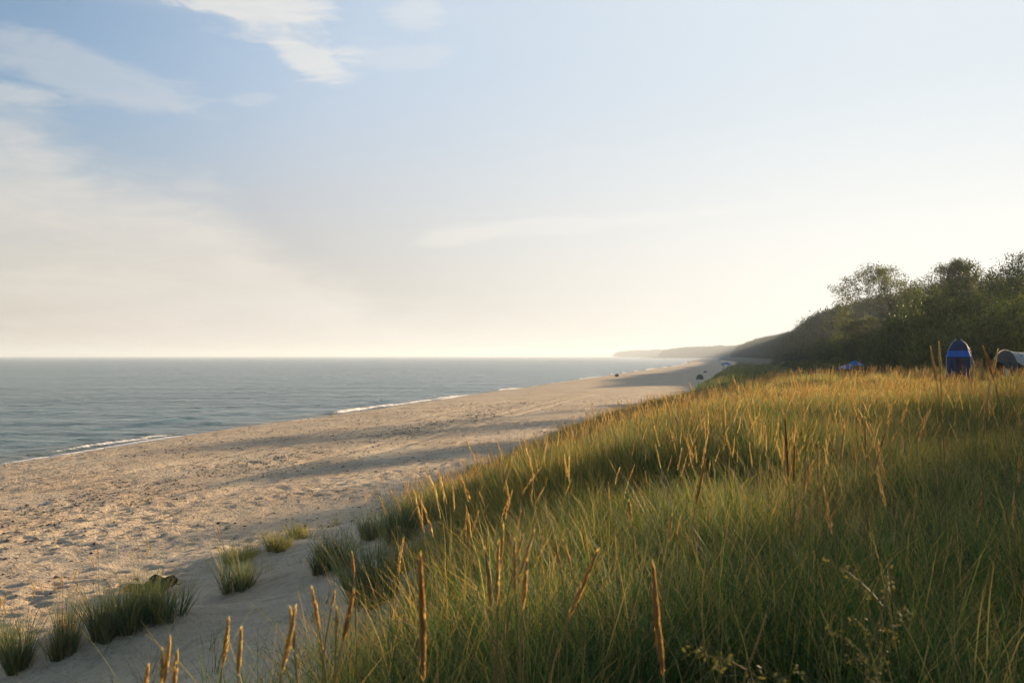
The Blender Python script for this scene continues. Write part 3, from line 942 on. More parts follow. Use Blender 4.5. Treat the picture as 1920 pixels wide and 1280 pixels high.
def make_dense(seed, h, width, clusters=95, per=95, lsz=0.17, upright=False, mat=None, low=0.16):
    rng = np.random.default_rng(seed); mb = MB()
    lobes = []
    for i in range(9):
        a = rng.random() * 6.28; r = width * 0.27 * math.sqrt(rng.random())
        lobes.append((r * math.cos(a), r * math.sin(a), h * (0.38 + 0.36 * rng.random()) - 0.25 * r, width * (0.20 + 0.10 * rng.random())))
    lobes.append((0, 0, h * 0.76, width * 0.22))
    C = []
    for i in range(clusters):
        lx, ly, lz, lr = lobes[rng.integers(len(lobes))]
        d = rng.normal(0, 1, 3); d /= np.linalg.norm(d); rr = lr * (0.55 + 0.45 * rng.random() ** 0.4)
        C.append((lx + d[0] * rr, ly + d[1] * rr, max(h * low, lz + d[2] * rr * 1.1)))
    # low skirt
    for i in range(int(clusters * 0.35)):
        a = rng.random() * 6.28; rr = width * (0.24 + 0.22 * rng.random())
        C.append((rr * math.cos(a), rr * math.sin(a), h * (0.05 + 0.33 * rng.random())))
    C = np.array(C); C[:, 2] *= h / C[:, 2].max() * 0.95
    for k in range(4):
        c = C[rng.integers(len(C))]
        mb.tube([(0.1 * k, 0.05 * k, -0.3), (c[0] * .2, c[1] * .2, h * .25), (c[0] * .5, c[1] * .5, h * 0.5), (c[0] * .8, c[1] * .8, max(h * .6, c[2] * .85))], [.11, .09, .06, .02], 6, 0.5)
    trunk = mb.mesh('trunk', M_BARK, True)
    n = len(C)
    if upright:
        # leafy shoots standing up from the surface
        sp = 5; base = np.repeat(C, sp, 0) + rng.normal(0, 0.38, (n * sp, 3))
        dr = rng.normal(0, 0.28, (n * sp, 3)); dr[:, 2] = 1; dr[:, :2] += base[:, :2] / width * 0.6
        dr /= np.linalg.norm(dr, axis=1)[:, None]
        per_s = max(8, per // sp); ln = 0.7 + 0.8 * rng.random(n * sp)
        f = rng.random((n * sp, per_s))
        P = (base[:, None] + dr[:, None] * (f * ln[:, None])[..., None] + rng.normal(0, 1, (n * sp, per_s, 3)) * (0.13 * (1.1 - f))[..., None]).reshape(-1, 3)
        tt = (np.repeat(rng.random(n * sp), per_s) * 0.45 + 0.35 * f.ravel() + 0.2 * rng.random(len(P)))
        LV, LF = leaf_quads(P, lsz, rng, 0.5, np.repeat(dr, per_s, 0))
    else:
        cr_ = 0.34 + 0.2 * rng.random(n)
        P = np.repeat(C, per, 0) + rng.normal(0, 1, (n * per, 3)) * np.repeat(cr_, per)[:, None] * np.array([1, 1, .75]) * width / 6.5
        tt = np.repeat(rng.random(n), per) * 0.55 + rng.random(len(P)) * 0.45
        LV, LF = leaf_quads(P, lsz, rng, 0.1)
    crown = mesh_np('crown', LV, [LF], mat or M_TREE, {'tint': np.repeat(np.clip(tt, 0, 1), 4)})
    return trunk, crown


AIRY = [make_airy(31, 11.0, 11.5, 40, 0.17), make_airy(38, 9.0, 6.6, 40, 0.16)]
DENSE = [make_dense(50 + i, 8.0, 6.5) for i in range(4)]
BUSH = [make_dense(70 + i, 5.4, 5.6, 110, 95, 0.15, True, M_BUSH, 0.1) for i in range(4)]
NAT_H = {'airy': (11.0, 9.0), 'dense': (8.0,) * 4, 'bush': (5.4,) * 4}


def plant(kind, i, x, y, h, rz, wscale=1.0, label=None, group=None, cat='tree', z=None):
    tr, cr = {'airy': AIRY, 'dense': DENSE, 'bush': BUSH}[kind][i]
    s = h / NAT_H[kind][i]
    nm = {'airy': 'spreading_tree', 'dense': 'broadleaf_tree', 'bush': 'willow_bush'}[kind]
    o = ob(nm, None, None, (x, y, (hz(x, y) if z is None else z) - 0.05), (0, 0, rz))
    o.scale = (s * wscale, s * wscale, s)
    tag(o, label, cat, group)
    ob('trunk', tr, o); ob('crown', cr, o)
    return o


def at(px, y):
    return (px - 960) / FPX * y


GT = 'trees of the wood behind the dunes'
GB = 'bushes along the front of the wood'
plant('airy', 0, at(1655, 128), 128, 12.6, 0.4, 1.0, 'airy wide spreading tree with open crown standing alone above the wood edge')
plant('airy', 1, at(1800, 108), 108, 10.4, 1.0, .85, 'thin pale crowned tree showing between the spreading tree and the corner tree')
plant('airy', 1, at(1612, 140), 140, 7.0, 2.2, 1.25, 'low ragged tree leaning out below the left side of the spreading tree')
plant('dense', 2, at(1786, 105), 105, 8.8, 0.9, 0.8, 'dark tree added inside the thin pale crown to deepen its beach shadow')  # added within the airy crown to cast a firm shadow strip on the beach
plant('dense', 3, at(1700, 122), 122, 8.0, 0.2, 1.0, 'dark tree joined to the right side of the spreading tree')
plant('dense', 0, at(1893, 92), 92, 8.1, 0.5, 1.0, 'dark round tree rising into the sky at the right edge of the picture')
plant('dense', 1, at(1925, 86), 86, 8.5, 1.5, 1.0, 'dark tree cut by the right edge, joined to the dark corner tree')
plant('bush', 0, at(1838, 76), 76, 6.4, 0.0, 1.05, 'tall sunlit bush with upright yellow green shoots above the blue shower tent', None, 'bush')
plant('bush', 1, at(1776, 80), 80, 6.2, 1.0, 1.0, 'tall leafy bush left of the blue shower tent top', None, 'bush')
plant('bush', 2, at(1722, 86), 86, 5.5, 2.0, 1.0, 'yellow tipped bush at the front corner of the thicket', None, 'bush')
plant('bush', 3, at(1692, 92), 92, 5.0, 3.0, 1.0, 'dark low bush forming the left end of the near thicket', None, 'bush')
plant('bush', 1, at(1900, 70), 70, 4.9, 4.0, 1.0, 'sunlit bush with slender shoots right above the grey tent', None, 'bush')
plant('bush', 2, at(1860, 66), 66, 4.0, 0.7, 1.0, 'dark bush between the blue shower tent and the grey tent', None, 'bush')
plant('bush', 3, at(1655, 118), 118, 4.2, 1.7, 0.8, 'small rounded yellow lit bush below the spreading tree', None, 'bush')
plant('bush', 0, at(1800, 64), 64, 3.6, 2.9, 1.1, 'dark bush directly behind the blue shower tent', None, 'bush')
plant('bush', 3, at(1745, 72), 72, 3.6, 5.2, 1.1, 'dark leafy bush to the left behind the blue shower tent', None, 'bush')
rt = np.random.default_rng(77)


def row(u0, y0, y1, step, hmin, hmax, kind, group, label, cat, uj=1.2):
    y = y0
    while y < y1:
        yy = y + rt.uniform(-0.3, 0.3) * step; uu = u0 + rt.uniform(-uj, uj)
        x = uu + K * yy + float(shore_shift(yy))
        h = rt.uniform(hmin, hmax)
        c = 0.743 * x - 0.669 * yy
        if yy < 37 and c < 1.6 and kind == 'dense' and 'tall' in label:
            y += step
            continue
        if not (abs(x / yy - (1612 - 960) / FPX) < 0.004 and False):
            px_ = 960 + FPX * x / yy
            lab = label
            if '%s' in label:
                where = ('behind the blue shower tent' if 1770 < px_ < 1830 else 'right of the blue shower tent' if px_ >= 1830 else
                         'right below the spreading tree' if px_ > 1705 else 'right under the spreading tree' if px_ > 1620 else
                         'just left of the spreading tree' if px_ > 1560 else 'on the slope above the blue shade cloth' if px_ > 1530 else 'far down toward the beach end')
                lab = label % where
            plant(kind, int(rt.integers(4)), x, yy, h, rt.random() * 6.28, rt.uniform(0.9, 1.15), lab, group, cat)
        y += step * (1 + max(0, yy - 100) / 260.0)


LB = 'green bush in front of the wood %s'
LT = 'broadleaf tree, %s row of the wood, %%s'
row(16.5, 104, 250, 4.2, 3.4, 4.8, 'bush', GB, LB, 'bush')
row(20.5, 88, 250, 4.6, 4.5, 6.0, 'dense', GT, LT % 'front', 'tree')
row(25.5, 84, 250, 5.0, 4.6, 7.4, 'dense', GT, LT % 'middle', 'tree')
row(32.0, 96, 250, 6.0, 6.0, 8.0, 'dense', GT, LT % 'back', 'tree')
# the wood goes on unseen beside the photographer, shaped to light and shade the grass
row(20.0, 40, 66, 5.0, 2.2, 3.0, 'bush', GB, 'unseen low bush on the bank, kept low to let sun reach the ridge', 'bush')
row(27.0, 40, 80, 7.0, 3.0, 4.0, 'bush', GB, 'unseen low bush on the bank, kept low to let sun reach the ridge', 'bush')
row(19.5, 25.5, 41, 3.4, 6.3, 7.0, 'dense', GT, 'unseen middling broadleaf tree on the bank, set to shade the near grass', 'tree')
row(19.0, 8, 35, 4.4, 6.5, 8.0, 'dense', GT, 'tall broadleaf tree on the bank beside the grassy ridge', 'tree')
row(25.0, 6, 36, 5.5, 7.0, 8.5, 'dense', GT, 'tall broadleaf tree on the bank beside the grassy ridge', 'tree')


def far_wood():
    srcs = []
    for i in range(4):
        tr, cr = make_dense(90 + i, 8.0, 7.5, 60, 44, 0.34)
        srcs.append(src('far_crown.%03d' % i, cr))
    rng = np.random.default_rng(9)
    n = 8200
    y = 238 * np.exp(rng.random(n) * math.log(4300 / 238)); u = 15.5 + 95 * rng.random(n) ** 1.5
    x = u + K * y + shore_shift(y)
    dens = np.clip(0.35 + y / 900.0, 0, 1); ok = rng.random(n) < dens
    x = x[ok]; y = y[ok]; u = u[ok]; n = len(x)
    s = (0.75 + 0.6 * rng.random(n)) * np.where(u < 22, 0.7, 1.0) * (1 + 0.25 * fbm(x / 40, y / 60, 9, 2)) * (1 + 0.35 * sst(y, 900, 2500))
    scatter('distant_wood', np.stack([x, y, height(x, y) - 0.3], -1), np.stack([np.zeros(n), np.zeros(n), rng.random(n) * 6.28], -1),
            np.stack([s * 1.15, s * 1.15, s], -1), rng.integers(0, 4, n), srcs, 'hazy green woodland on the slope along the far shore')
    # low scrub patches on the dunes before the wood
    S = []
    for i in range(3):
        tr, cr = make_dense(120 + i, 1.6, 3.2, 36, 40, 0.14, False, M_BUSH, 0.1)
        S.append(src('scrub.%03d' % i, cr))
    n = 170
    y = 95 * np.exp(rng.random(n) * math.log(420 / 95)); u = 10 + 6.5 * rng.random(n)
    x = u + K * y; s = 0.5 + 0.6 * rng.random(n)
    scatter('dune_scrub', np.stack([x, y, height(x, y) - 0.1], -1), np.stack([np.zeros(n), np.zeros(n), rng.random(n) * 6.28], -1),
            np.stack([s, s, s * 0.8], -1), rng.integers(0, 3, n), S, 'low scrub growing in the grass at the foot of the wood')


far_wood()

# ------------------------------------------------------------------ tents and beach gear
def place(px, y, z=None):
    x = at(px, y)
    return x, y, (hz(x, y) if z is None else z)


def quad_strip_dome(mb, rings, k=20, a=0.0, close=True):
    """rings: list of (z, half x, half y, power) superellipse sections"""
    V = []
    for (z, hx, hy, p) in rings:
        for j in range(k):
            q = 2 * math.pi * j / k + 0.01
            c, s_ = math.cos(q), math.sin(q)
            V.append((hx * math.copysign(abs(c) ** p, c), hy * math.copysign(abs(s_) ** p, s_), z))
    F = []
    for i in range(len(rings) - 1):
        for j in range(k):
            j2 = (j + 1) % k
            F.append((i * k + j, i * k + j2, (i + 1) * k + j2, (i + 1) * k + j))
    if close:
        V.append((0, 0, rings[-1][0])); n = len(V) - 1
        for j in range(k): F.append(((len(rings) - 1) * k + j, (len(rings) - 1) * k + (j + 1) % k, n))
    mb.add(V, F, a)


def shower_tent():
    x, y, z = place(1797, 50)
    t = ob('shower_tent', None, None, (x, y, z), (0, 0, -0.35)); t.scale = (0.86, 0.86, 1.02)
    tag(t, 'tall narrow blue and navy shower tent standing before the dark bushes', 'tent')
    b = MB(); quad_strip_dome(b, [(0, .66, .62, .45), (0.9, .66, .62, .45), (1.50, .655, .60, .45)], 24, close=False); ob('body', b.mesh('body', M_NAVY), t)
    b = MB(); quad_strip_dome(b, [(1.50, .675, .62, .45), (1.80, .55, .50, .5)], 24, close=False); ob('awning_band', b.mesh('awning_band', M_BLUE), t)
    b = MB(); quad_strip_dome(b, [(1.80, .545, .495, .5), (2.03, .48, .43, .55), (2.22, .36, .32, .7), (2.32, .20, .18, .9)], 24); ob('roof', b.mesh('roof', M_NAVY, True), t)
    b = MB(); b.box((0.02, -0.645, 0.75), (0.36, 0.03, 1.42)); ob('door', b.mesh('door', M_DARKC), t)
    for s in (-1, 1):
        b = MB(); b.tube([(s * .69, -.62, 0), (s * .69, -.62, 1.5), (s * .585, -.50, 1.83), (s * .40, -.35, 2.12), (s * .12, -.1, 2.37)], 0.011, 5)
        ob('tent_pole', b.mesh('tent_pole', M_PALE), t)
    b = MB(); b.tube([(.69, -.62, 1.5), (1.2, -.9, 0.02)], 0.004, 3); ob('guy_rope', b.mesh('guy_rope', M_PALE), t)


def tunnel_tent():
    x, y, z = place(1884, 50)
    t = ob('tunnel_tent', None, None, (x, y, z), (0, 0, 0.12))
    tag(t, 'grey camping tent with a white fly sheet at the right edge of the grass', 'tent')
    def arch(xc, hw, h, n=12): return [(xc, -hw * math.cos(math.pi * i / n), h * (math.sin(math.pi * i / n)) ** 0.75) for i in range(n + 1)]
    prof = [(-0.22, .95, 1.45), (0.0, 1.15, 1.78), (1.1, 1.15, 1.62), (2.4, 1.1, 1.55), (3.2, .7, 0.9)]
    V = [p for a_ in prof for p in arch(*a_)]
    V = np.array(V); b = MB(); b.arr(V, grid_faces(len(prof), 13)); ob('inner_tent', b.mesh('inner_tent', M_DARKC, True), t)
    b = MB(); V = np.array(arch(-0.24, .96, 1.46) + arch(-0.34, .86, 1.2)); b.arr(V, grid_faces(2, 13))
    V = np.array(arch(-0.25, .97, 1.48) + arch(0.02, 1.17, 1.80)); b.arr(V, grid_faces(2, 13)); ob('porch', b.mesh('porch', M_GREYC, True), t)
    prof = [(-0.02, 1.19, 1.83), (0.5, 1.17, 1.70), (1.1, 1.19, 1.69), (2.4, 1.15, 1.62)]
    rows_ = []
    for i, a_ in enumerate(prof):
        A_ = arch(*a_, n=20); lo, hi = (4, 16) if i == 0 else ((3, 17) if i == 1 else (2, 18))
        idx = np.linspace(lo, hi, 11); A_ = np.array(A_)
        rows_.append(np.stack([np.interp(idx, range(21), A_[:, k]) for k in range(3)], -1))
    b = MB(); b.arr(np.concatenate(rows_), grid_faces(4, 11)); ob('fly_sheet', b.mesh('fly_sheet', M_WHITEC, True), t)
    b = MB(); b.add([(-0.62, -1.0, 0.0), (-0.35, -1.15, 0.0), (-0.42, -0.85, 0.85), (-0.50, -0.8, 0.9)], [(0, 1, 2, 3)]); ob('side_flap', b.mesh('side_flap', M_WHITEC), t)
    for a_ in ((-0.01, 1.2, 1.85), (1.1, 1.2, 1.70)):
        b = MB(); b.tube(arch(*a_), 0.014, 5, cap=True); ob('hoop', b.mesh('hoop', M_GREYC), t)


def beach_tent():
    gx, gy = ray_ground(1312, 711.5)
    m = gy / FPX
    t = ob('beach_tent', None, None, (gx, gy, hz(gx, gy)), (0, 0, 0.2))
    tag(t, 'small dark green dome tent standing alone on the far sand', 'tent')
    w_ = 7.2 * m; h = 10.2 * m
    b = MB(); quad_strip_dome(b, [(0, w_, w_ * .8, .7), (h * .45, w_ * .86, w_ * .7, .7), (h * .8, w_ * .62, w_ * .5, .75), (h * .96, w_ * .3, w_ * .25, .9)], 16); ob('shell', b.mesh('shell', M_GREENC, True), t)
    b = MB(); b.add([(-w_ * .5, -w_ * .80, 0), (w_ * .45, -w_ * .80, 0), (w_ * .25, -w_ * .66, h * .62), (-w_ * .25, -w_ * .66, h * .62)], [(0, 1, 2, 3)]); ob('doorway', b.mesh('doorway', M_DARKC), t)
    b = MB(); b.tube([(w_ * .4, -w_ * .5, h * .95), (w_ * .75, -w_ * .6, h * .5), (w_ * 1.12, -w_ * .7, 0)], .03, 5); ob('tent_pole', b.mesh('tent_pole', M_POLE), t)
    b = MB(); b.tube([(-w_, 0, h * .3), (-w_ * 1.8, -.3, .02)], .012, 3); ob('guy_rope', b.mesh('guy_rope', M_POLE), t)


def awning():
    gx, gy = ray_ground(1361, 701)
    m = gy / FPX
    t = ob('beach_awning', None, None, (gx, gy, hz(gx, gy)))
    tag(t, 'small light blue awning held up on two poles where the dune meets the beach', 'awning')
    for dx_ in (-4.5, 4.5):
        b = MB(); b.tube([(dx_ * m, 0, -.2), (dx_ * m, 0, 20 * m)], .07, 6); ob('pole', b.mesh('pole', M_POLE), t)
    b = MB(); V = []
    for i in range(7):
        for j in range(4):
            V.append(((-8 + 16 * i / 6) * m, (j - 1.5) * .7, (20 + 3.0 * math.sin(math.pi * i / 6) - abs(j - 1.5) * 2.6 + 0.7 * math.sin(i * 2.1)) * m))
    b.arr(np.array(V), grid_faces(7, 4)); ob('canopy', b.mesh('canopy', M_CYAN, True), t)


def shade_shelter():
    d = 84.0
    x, y, z = place(1592, d)
    m = d / FPX
    t = ob('shade_shelter', None, None, (x, y, z))
    zb = EYE - 24 * m - z        # height of the lower cloth edge above the ground there
    tag(t, 'bright blue shade cloth with two peaks pitched in the green hollow', 'shelter')
    def cloth(x0, x1, zlo, zhi, sk):
        b = MB(); V = []
        for i in range(9):
            f = i / 8
            for j in range(5):
                g = j / 4
                top = zhi * (math.sin(math.pi * (0.12 + 0.76 * f)) ** 0.8) + sk * f
                V.append(((x0 + (x1 - x0) * f) * m, (g - .5) * 1.8, zb + (zlo + (top - zlo * 0) * (1 - (2 * g - 1) ** 2 * .85) + 0.5 * math.sin(i * 1.7 + j)) * m))
        b.arr(np.array(V), grid_faces(9, 5)); return b
    ob('canopy', cloth(0, 21, 5, 9, 1).mesh('canopy', M_CYAN, True), t)
    ob('canopy', cloth(-19, 1, -1, 5, 5).mesh('canopy', M_CYAN, True), t)
    for (px_, zz) in ((0, 10), (20.5, 9), (-18.5, 1)):
        b = MB(); b.tube([(px_ * m, 0, -.1), (px_ * m, 0, zb + zz * m)], .02, 5); ob('pole', b.mesh('pole', M_POLE), t)
    x2, y2, z2 = place(1613, d)
    f = MB(); f.tube([(0, 0, 0), (0.03, 0, zb + 13 * m)], .018, 5); 
    p = ob('pennant', None, None, (x2, y2, z2)); tag(p, 'thin pole with a small dark red pennant at the right end of the blue cloth', 'flag')
    ob('pole', f.mesh('pole', M_POLE), p)
    f = MB(); f.add([(0.03, 0, zb + 13 * m), (0.03, 0, zb + 3 * m), (-0.16, .05, zb + 5.5 * m), (-.05, .02, zb + 11 * m)], [(0, 1, 2, 3)])
    ob('cloth', f.mesh('cloth', simple('dark_red_cloth', (.16, .02, .03)), False), p)


def walker():
    gx, gy = ray_ground(1349.5, 678.8)
    s = 1.0
    bm_ = bpy.data.meshes.new('person')
    J = {'pel': (0, 0, .95, .15), 'chest': (0, 0, 1.32, .17), 'neck': (0, 0, 1.50, .06), 'head': (0, .01, 1.64, .10), 'top': (0, 0, 1.74, .07),
         'sl': (-.19, 0, 1.42, .06), 'el': (-.27, .02, 1.15, .045), 'hl': (-.28, .1, .90, .035), 'sr': (.19, 0, 1.42, .06), 'er': (.27, -.02, 1.15, .045), 'hr': (.27, -.08, .90, .035),
         'kl': (-.11, .12, .50, .075), 'fl': (-.11, .10, .06, .05), 'tl': (-.11, .26, .04, .04), 'kr': (.11, -.02, .50, .075), 'fr': (.11, -.22, .08, .05), 'tr': (.11, -.08, .03, .04)}
    ks = list(J); E = [('pel', 'chest'), ('chest', 'neck'), ('neck', 'head'), ('head', 'top'), ('chest', 'sl'), ('sl', 'el'), ('el', 'hl'), ('chest', 'sr'), ('sr', 'er'), ('er', 'hr'),
                       ('pel', 'kl'), ('kl', 'fl'), ('fl', 'tl'), ('pel', 'kr'), ('kr', 'fr'), ('fr', 'tr')]
    bm_.from_pydata([J[k][:3] for k in ks], [(ks.index(a), ks.index(b)) for a, b in E], [])
    o = ob('person', bm_, None, (gx, gy, hz(gx, gy))); bm_.materials.append(M_DARKC)
    md = o.modifiers.new('skin', 'SKIN')
    for i, k in enumerate(ks):
        bm_.skin_vertices[0].data[i].radius = (J[k][3], J[k][3])
    bm_.skin_vertices[0].data[0].use_root = True
    md2 = o.modifiers.new('sub', 'SUBSURF'); md2.levels = 1; md2.render_levels = 1
    tag(o, 'tiny dark figure walking on the sand far along the beach', 'person')


shower_tent(); tunnel_tent(); beach_tent(); awning(); shade_shelter(); walker()


def lump(name, label, cat, px, py, wpx, hpx, mat, seed, rz=0.0):
    gx, gy = ray_ground(px, py); m = gy / FPX
    b = MB(); k = 14; rings = 9; V = []
    for i in range(rings):
        th = math.pi * (0.02 + 0.96 * i / (rings - 1))
        for j in range(k):
            q = 2 * math.pi * j / k
            x_, y_, z_ = math.sin(th) * math.cos(q), math.sin(th) * math.sin(q), -math.cos(th)
            r = 1 + 0.30 * float(fbm(np.array([x_ * 2 + seed]), np.array([y_ * 2 + z_ * 2.3]), seed, 3)[0])
            V.append((x_ * r * wpx * m / 2, y_ * r * wpx * m / 2 * .7, (z_ * r * .5 + .42) * hpx * m))
    F = []
    for i in range(rings - 1):
        for j in range(k):
            j2 = (j + 1) % k; F.append((i * k + j, i * k + j2, (i + 1) * k + j2, (i + 1) * k + j))
    b.add(V, F)
    return tag(ob(name, b.mesh(name, mat, False), None, (gx, gy, hz(gx, gy)), (0, 0, rz)), label, cat)


o = lump('rock', 'single dark rock at the edge of the water far down the beach', 'rock', 1156.5, 706, 7.5, 6, M_DRIFT, 3)
o.location.z = max(o.location.z, 0.0)
lump('beach_bundle', 'small dark bundle lying on the sand behind the green dome tent', 'bundle', 1322, 698.5, 6.5, 3.2, M_DRIFT, 8)

# driftwood stump behind the long tuft
gx, gy = ray_ground(283, 1108)
dw = ob('driftwood', None, None, (gx, gy, hz(gx, gy)), (0, 0, 0.25))
tag(dw, 'dark gnarled driftwood stump half hidden behind the tallest grass tuft', 'driftwood')
b = MB(); rg = np.random.default_rng(4)
P = [(-.52 + .13 * i, .03 * math.sin(i), .07 + .012 * i + .03 * math.sin(i * 1.7)) for i in range(8)]
b.tube(P, [.05, .085, .10, .09, .115, .15, .16, .07], 9)
for i in range(9):
    a_ = rg.random() * 6.28; r_ = .05 + .07 * rg.random()
    c_ = (.28 + .12 * math.cos(a_), .09 * math.sin(a_), .16 + .08 * rg.random())
    b.tube([c_, (c_[0] + .09 * math.cos(a_), c_[1] + .07 * math.sin(a_), c_[2] + .05), (c_[0] + .17 * math.cos(a_), c_[1] + .12 * math.sin(a_), c_[2] + .10 * rg.random())], [r_, r_ * .8, r_ * .3], 6)
ob('stump', b.mesh('stump', M_DRIFT), dw)
b = MB(); b.tube([(.36, 0, .14), (.47, .02, .16), (.58, .0, .13), (.66, .03, .15)], [.025, .018, .014, .008], 5); ob('branch', b.mesh('branch', M_DRIFT), dw)

# fragments of weed, bark and shell thrown along the beach
def wrack():
    rg = np.random.default_rng(12); n = 16000
    y = 14 * np.exp(rg.random(n) * math.log(110 / 14))
    sel = rg.random(n)
    u = np.where(sel < 0.36, rg.normal(-23.2, 1.6, n), np.where(sel < 0.55, rg.normal(-31, 3.5, n), rg.uniform(-42, -11.5, n)))
    x = u + K * y; z = height(x, y, True)
    ok = (u > -43.5) & (fbm(x / 3.2, y / 2.2, 44, 3) > -0.12)
    x, y, z = x[ok], y[ok], z[ok]; n = len(x)
    s = 0.022 + 0.055 * rg.random(n) ** 3 + 0.0004 * y
    base = np.array([(-1, -.45, 0), (.2, -.6, .18), (1, .0, .0), (.1, .55, .22), (-.8, .5, .05), (0, 0, .5)])
    a_ = rg.random(n) * 6.28
    jit = 1 + rg.normal(0, .25, (n, 6, 3))
    B = base[None] * jit * s[:, None, None]
    ca, sa = np.cos(a_)[:, None], np.sin(a_)[:, None]
    X = B[..., 0] * ca - B[..., 1] * sa + x[:, None]; Y = B[..., 0] * sa + B[..., 1] * ca + y[:, None]; Z = B[..., 2] + z[:, None] - .002
    V = np.stack([X, Y, Z], -1).reshape(-1, 3)
    F = np.concatenate([np.arange(n)[:, None] * 6 + np.array(f)[None] for f in ((0, 1, 5), (1, 2, 5), (2, 3, 5), (3, 4, 5), (4, 0, 5))])
    me = mesh_np('wrack', V, [F], M_WEED)
    tag(ob('wrack', me), 'dark scraps of weed and bark strewn over the beach', kind='stuff')


wrack()

# ------------------------------------------------------------------ tufts on the sand
def tuft_mesh(style, rad, h, seed):
    """a ragged clump made of several uneven shoots of blades"""
    rg = np.random.default_rng(seed)
    h = h * 1.08; rad = rad * 0.74; k = int(5 + 18 * rad); VV = []; FF = []; TT = []; n0 = 0
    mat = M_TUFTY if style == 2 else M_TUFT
    for j in range(k):
        a = rg.random() * 6.28; r = rad * 0.85 * math.sqrt(rg.random())
        hh = h * rg.uniform(.45, 1.12) * (1 - 0.28 * (r / rad) ** 2)
        nb = int(rg.uniform(28, 62)); 
        ln, bd, dr = {2: (.5, .9, .35), 1: (.32, .75, .14), 3: (.26, .6, .32)}.get(style, (.36, .8, .18))
        V, F, T = blades(nb, rad * .24, hh * .5, hh * 1.08, .0085, 4, ln * .72, bd * .7, (0, .9), rg, dr)
        V = V + np.array([r * math.cos(a), r * math.sin(a) * .8, 0]) + V[:, 2:3] * np.array([math.cos(a) * .3 * r / rad, math.sin(a) * .3 * r / rad, 0])
        VV.append(V); FF.append(F + n0); TT.append(T); n0 += len(V)
    return mesh_np('leaf_blades', np.concatenate(VV), [np.concatenate(FF)], mat, {'tint': np.concatenate(TT)})


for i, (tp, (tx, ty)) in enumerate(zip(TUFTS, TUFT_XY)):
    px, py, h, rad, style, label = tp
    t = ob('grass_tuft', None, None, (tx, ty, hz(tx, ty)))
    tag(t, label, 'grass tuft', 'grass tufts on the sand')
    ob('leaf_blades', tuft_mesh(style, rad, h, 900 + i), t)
    rg = np.random.default_rng(950 + i)
    # dead brown blades round the base
    V, F, T = blades(50, rad * .7, h * .15, h * .5, 0.007, 3, 0.6, 0.6, (.6, 1), rg, .9)
    ob('dead_blades', mesh_np('dead_blades', V, [F], M_STEM, {'tint': T}), t)
    for k in range({3: 7, 0: 2}.get(style, 1) if h > .8 and px < 1000 else 0):
        st, hd = stalk_geo(h * rg.uniform(.85, 1.08), 0.2, 0.010, 40, rg, 0.15, 0.1, 0.002)
        ox, oy = rg.normal(0, rad * .3, 2)
        s_ = ob('stem', st.mesh('stem', M_STEM), t, (ox, oy, 0)); ob('seed_head', hd.mesh('seed_head', M_HEAD), s_)

# stray shoots run out over the bare slope
def stray():
    S = []
    rg = np.random.default_rng(66)
    for i in range(7):
        V, F, T = blades(int(5 + 3 * i), 0.06 + 0.012 * i, 0.18, 0.62, .0065, 4, .32, .8, (0, 1), rg, .3)
        S.append(src('shoot.%03d' % i, mesh_np('shoot', V, [F], M_TUFT, {'tint': T})))
    n = 2600
    y = rg.uniform(5, 75, n); e = grass_edge(y); lo = -12.2 + 4.0 * sst(y, 60, 112)
    f = rg.random(n); u = lo + (e - lo) * f
    x = u + K * y
    dens = 0.05 + 0.5 * sst(f, .75, 1.0) + 0.25 * sst(fbm(x / 1.6, y / 1.6, 77, 2), .1, .6) + 0.2 * np.exp(-((f - .12) / .1) ** 2)
    ok = (rg.random(n) < dens * np.clip((e - lo) / 8, .1, 1)) & (np.hypot(x, y) > 4)
    x, y = x[ok], y[ok]; n = len(x)
    s = .5 + .75 * rg.random(n)
    scatter('stray_shoots', np.stack([x, y, height(x, y)], -1), tilt_euler(n, (.1, 0), .15), np.stack([s, s, s], -1), rg.integers(0, 7, n), S,
            'thin scattered grass shoots coming up through the bare sand slope')


stray()

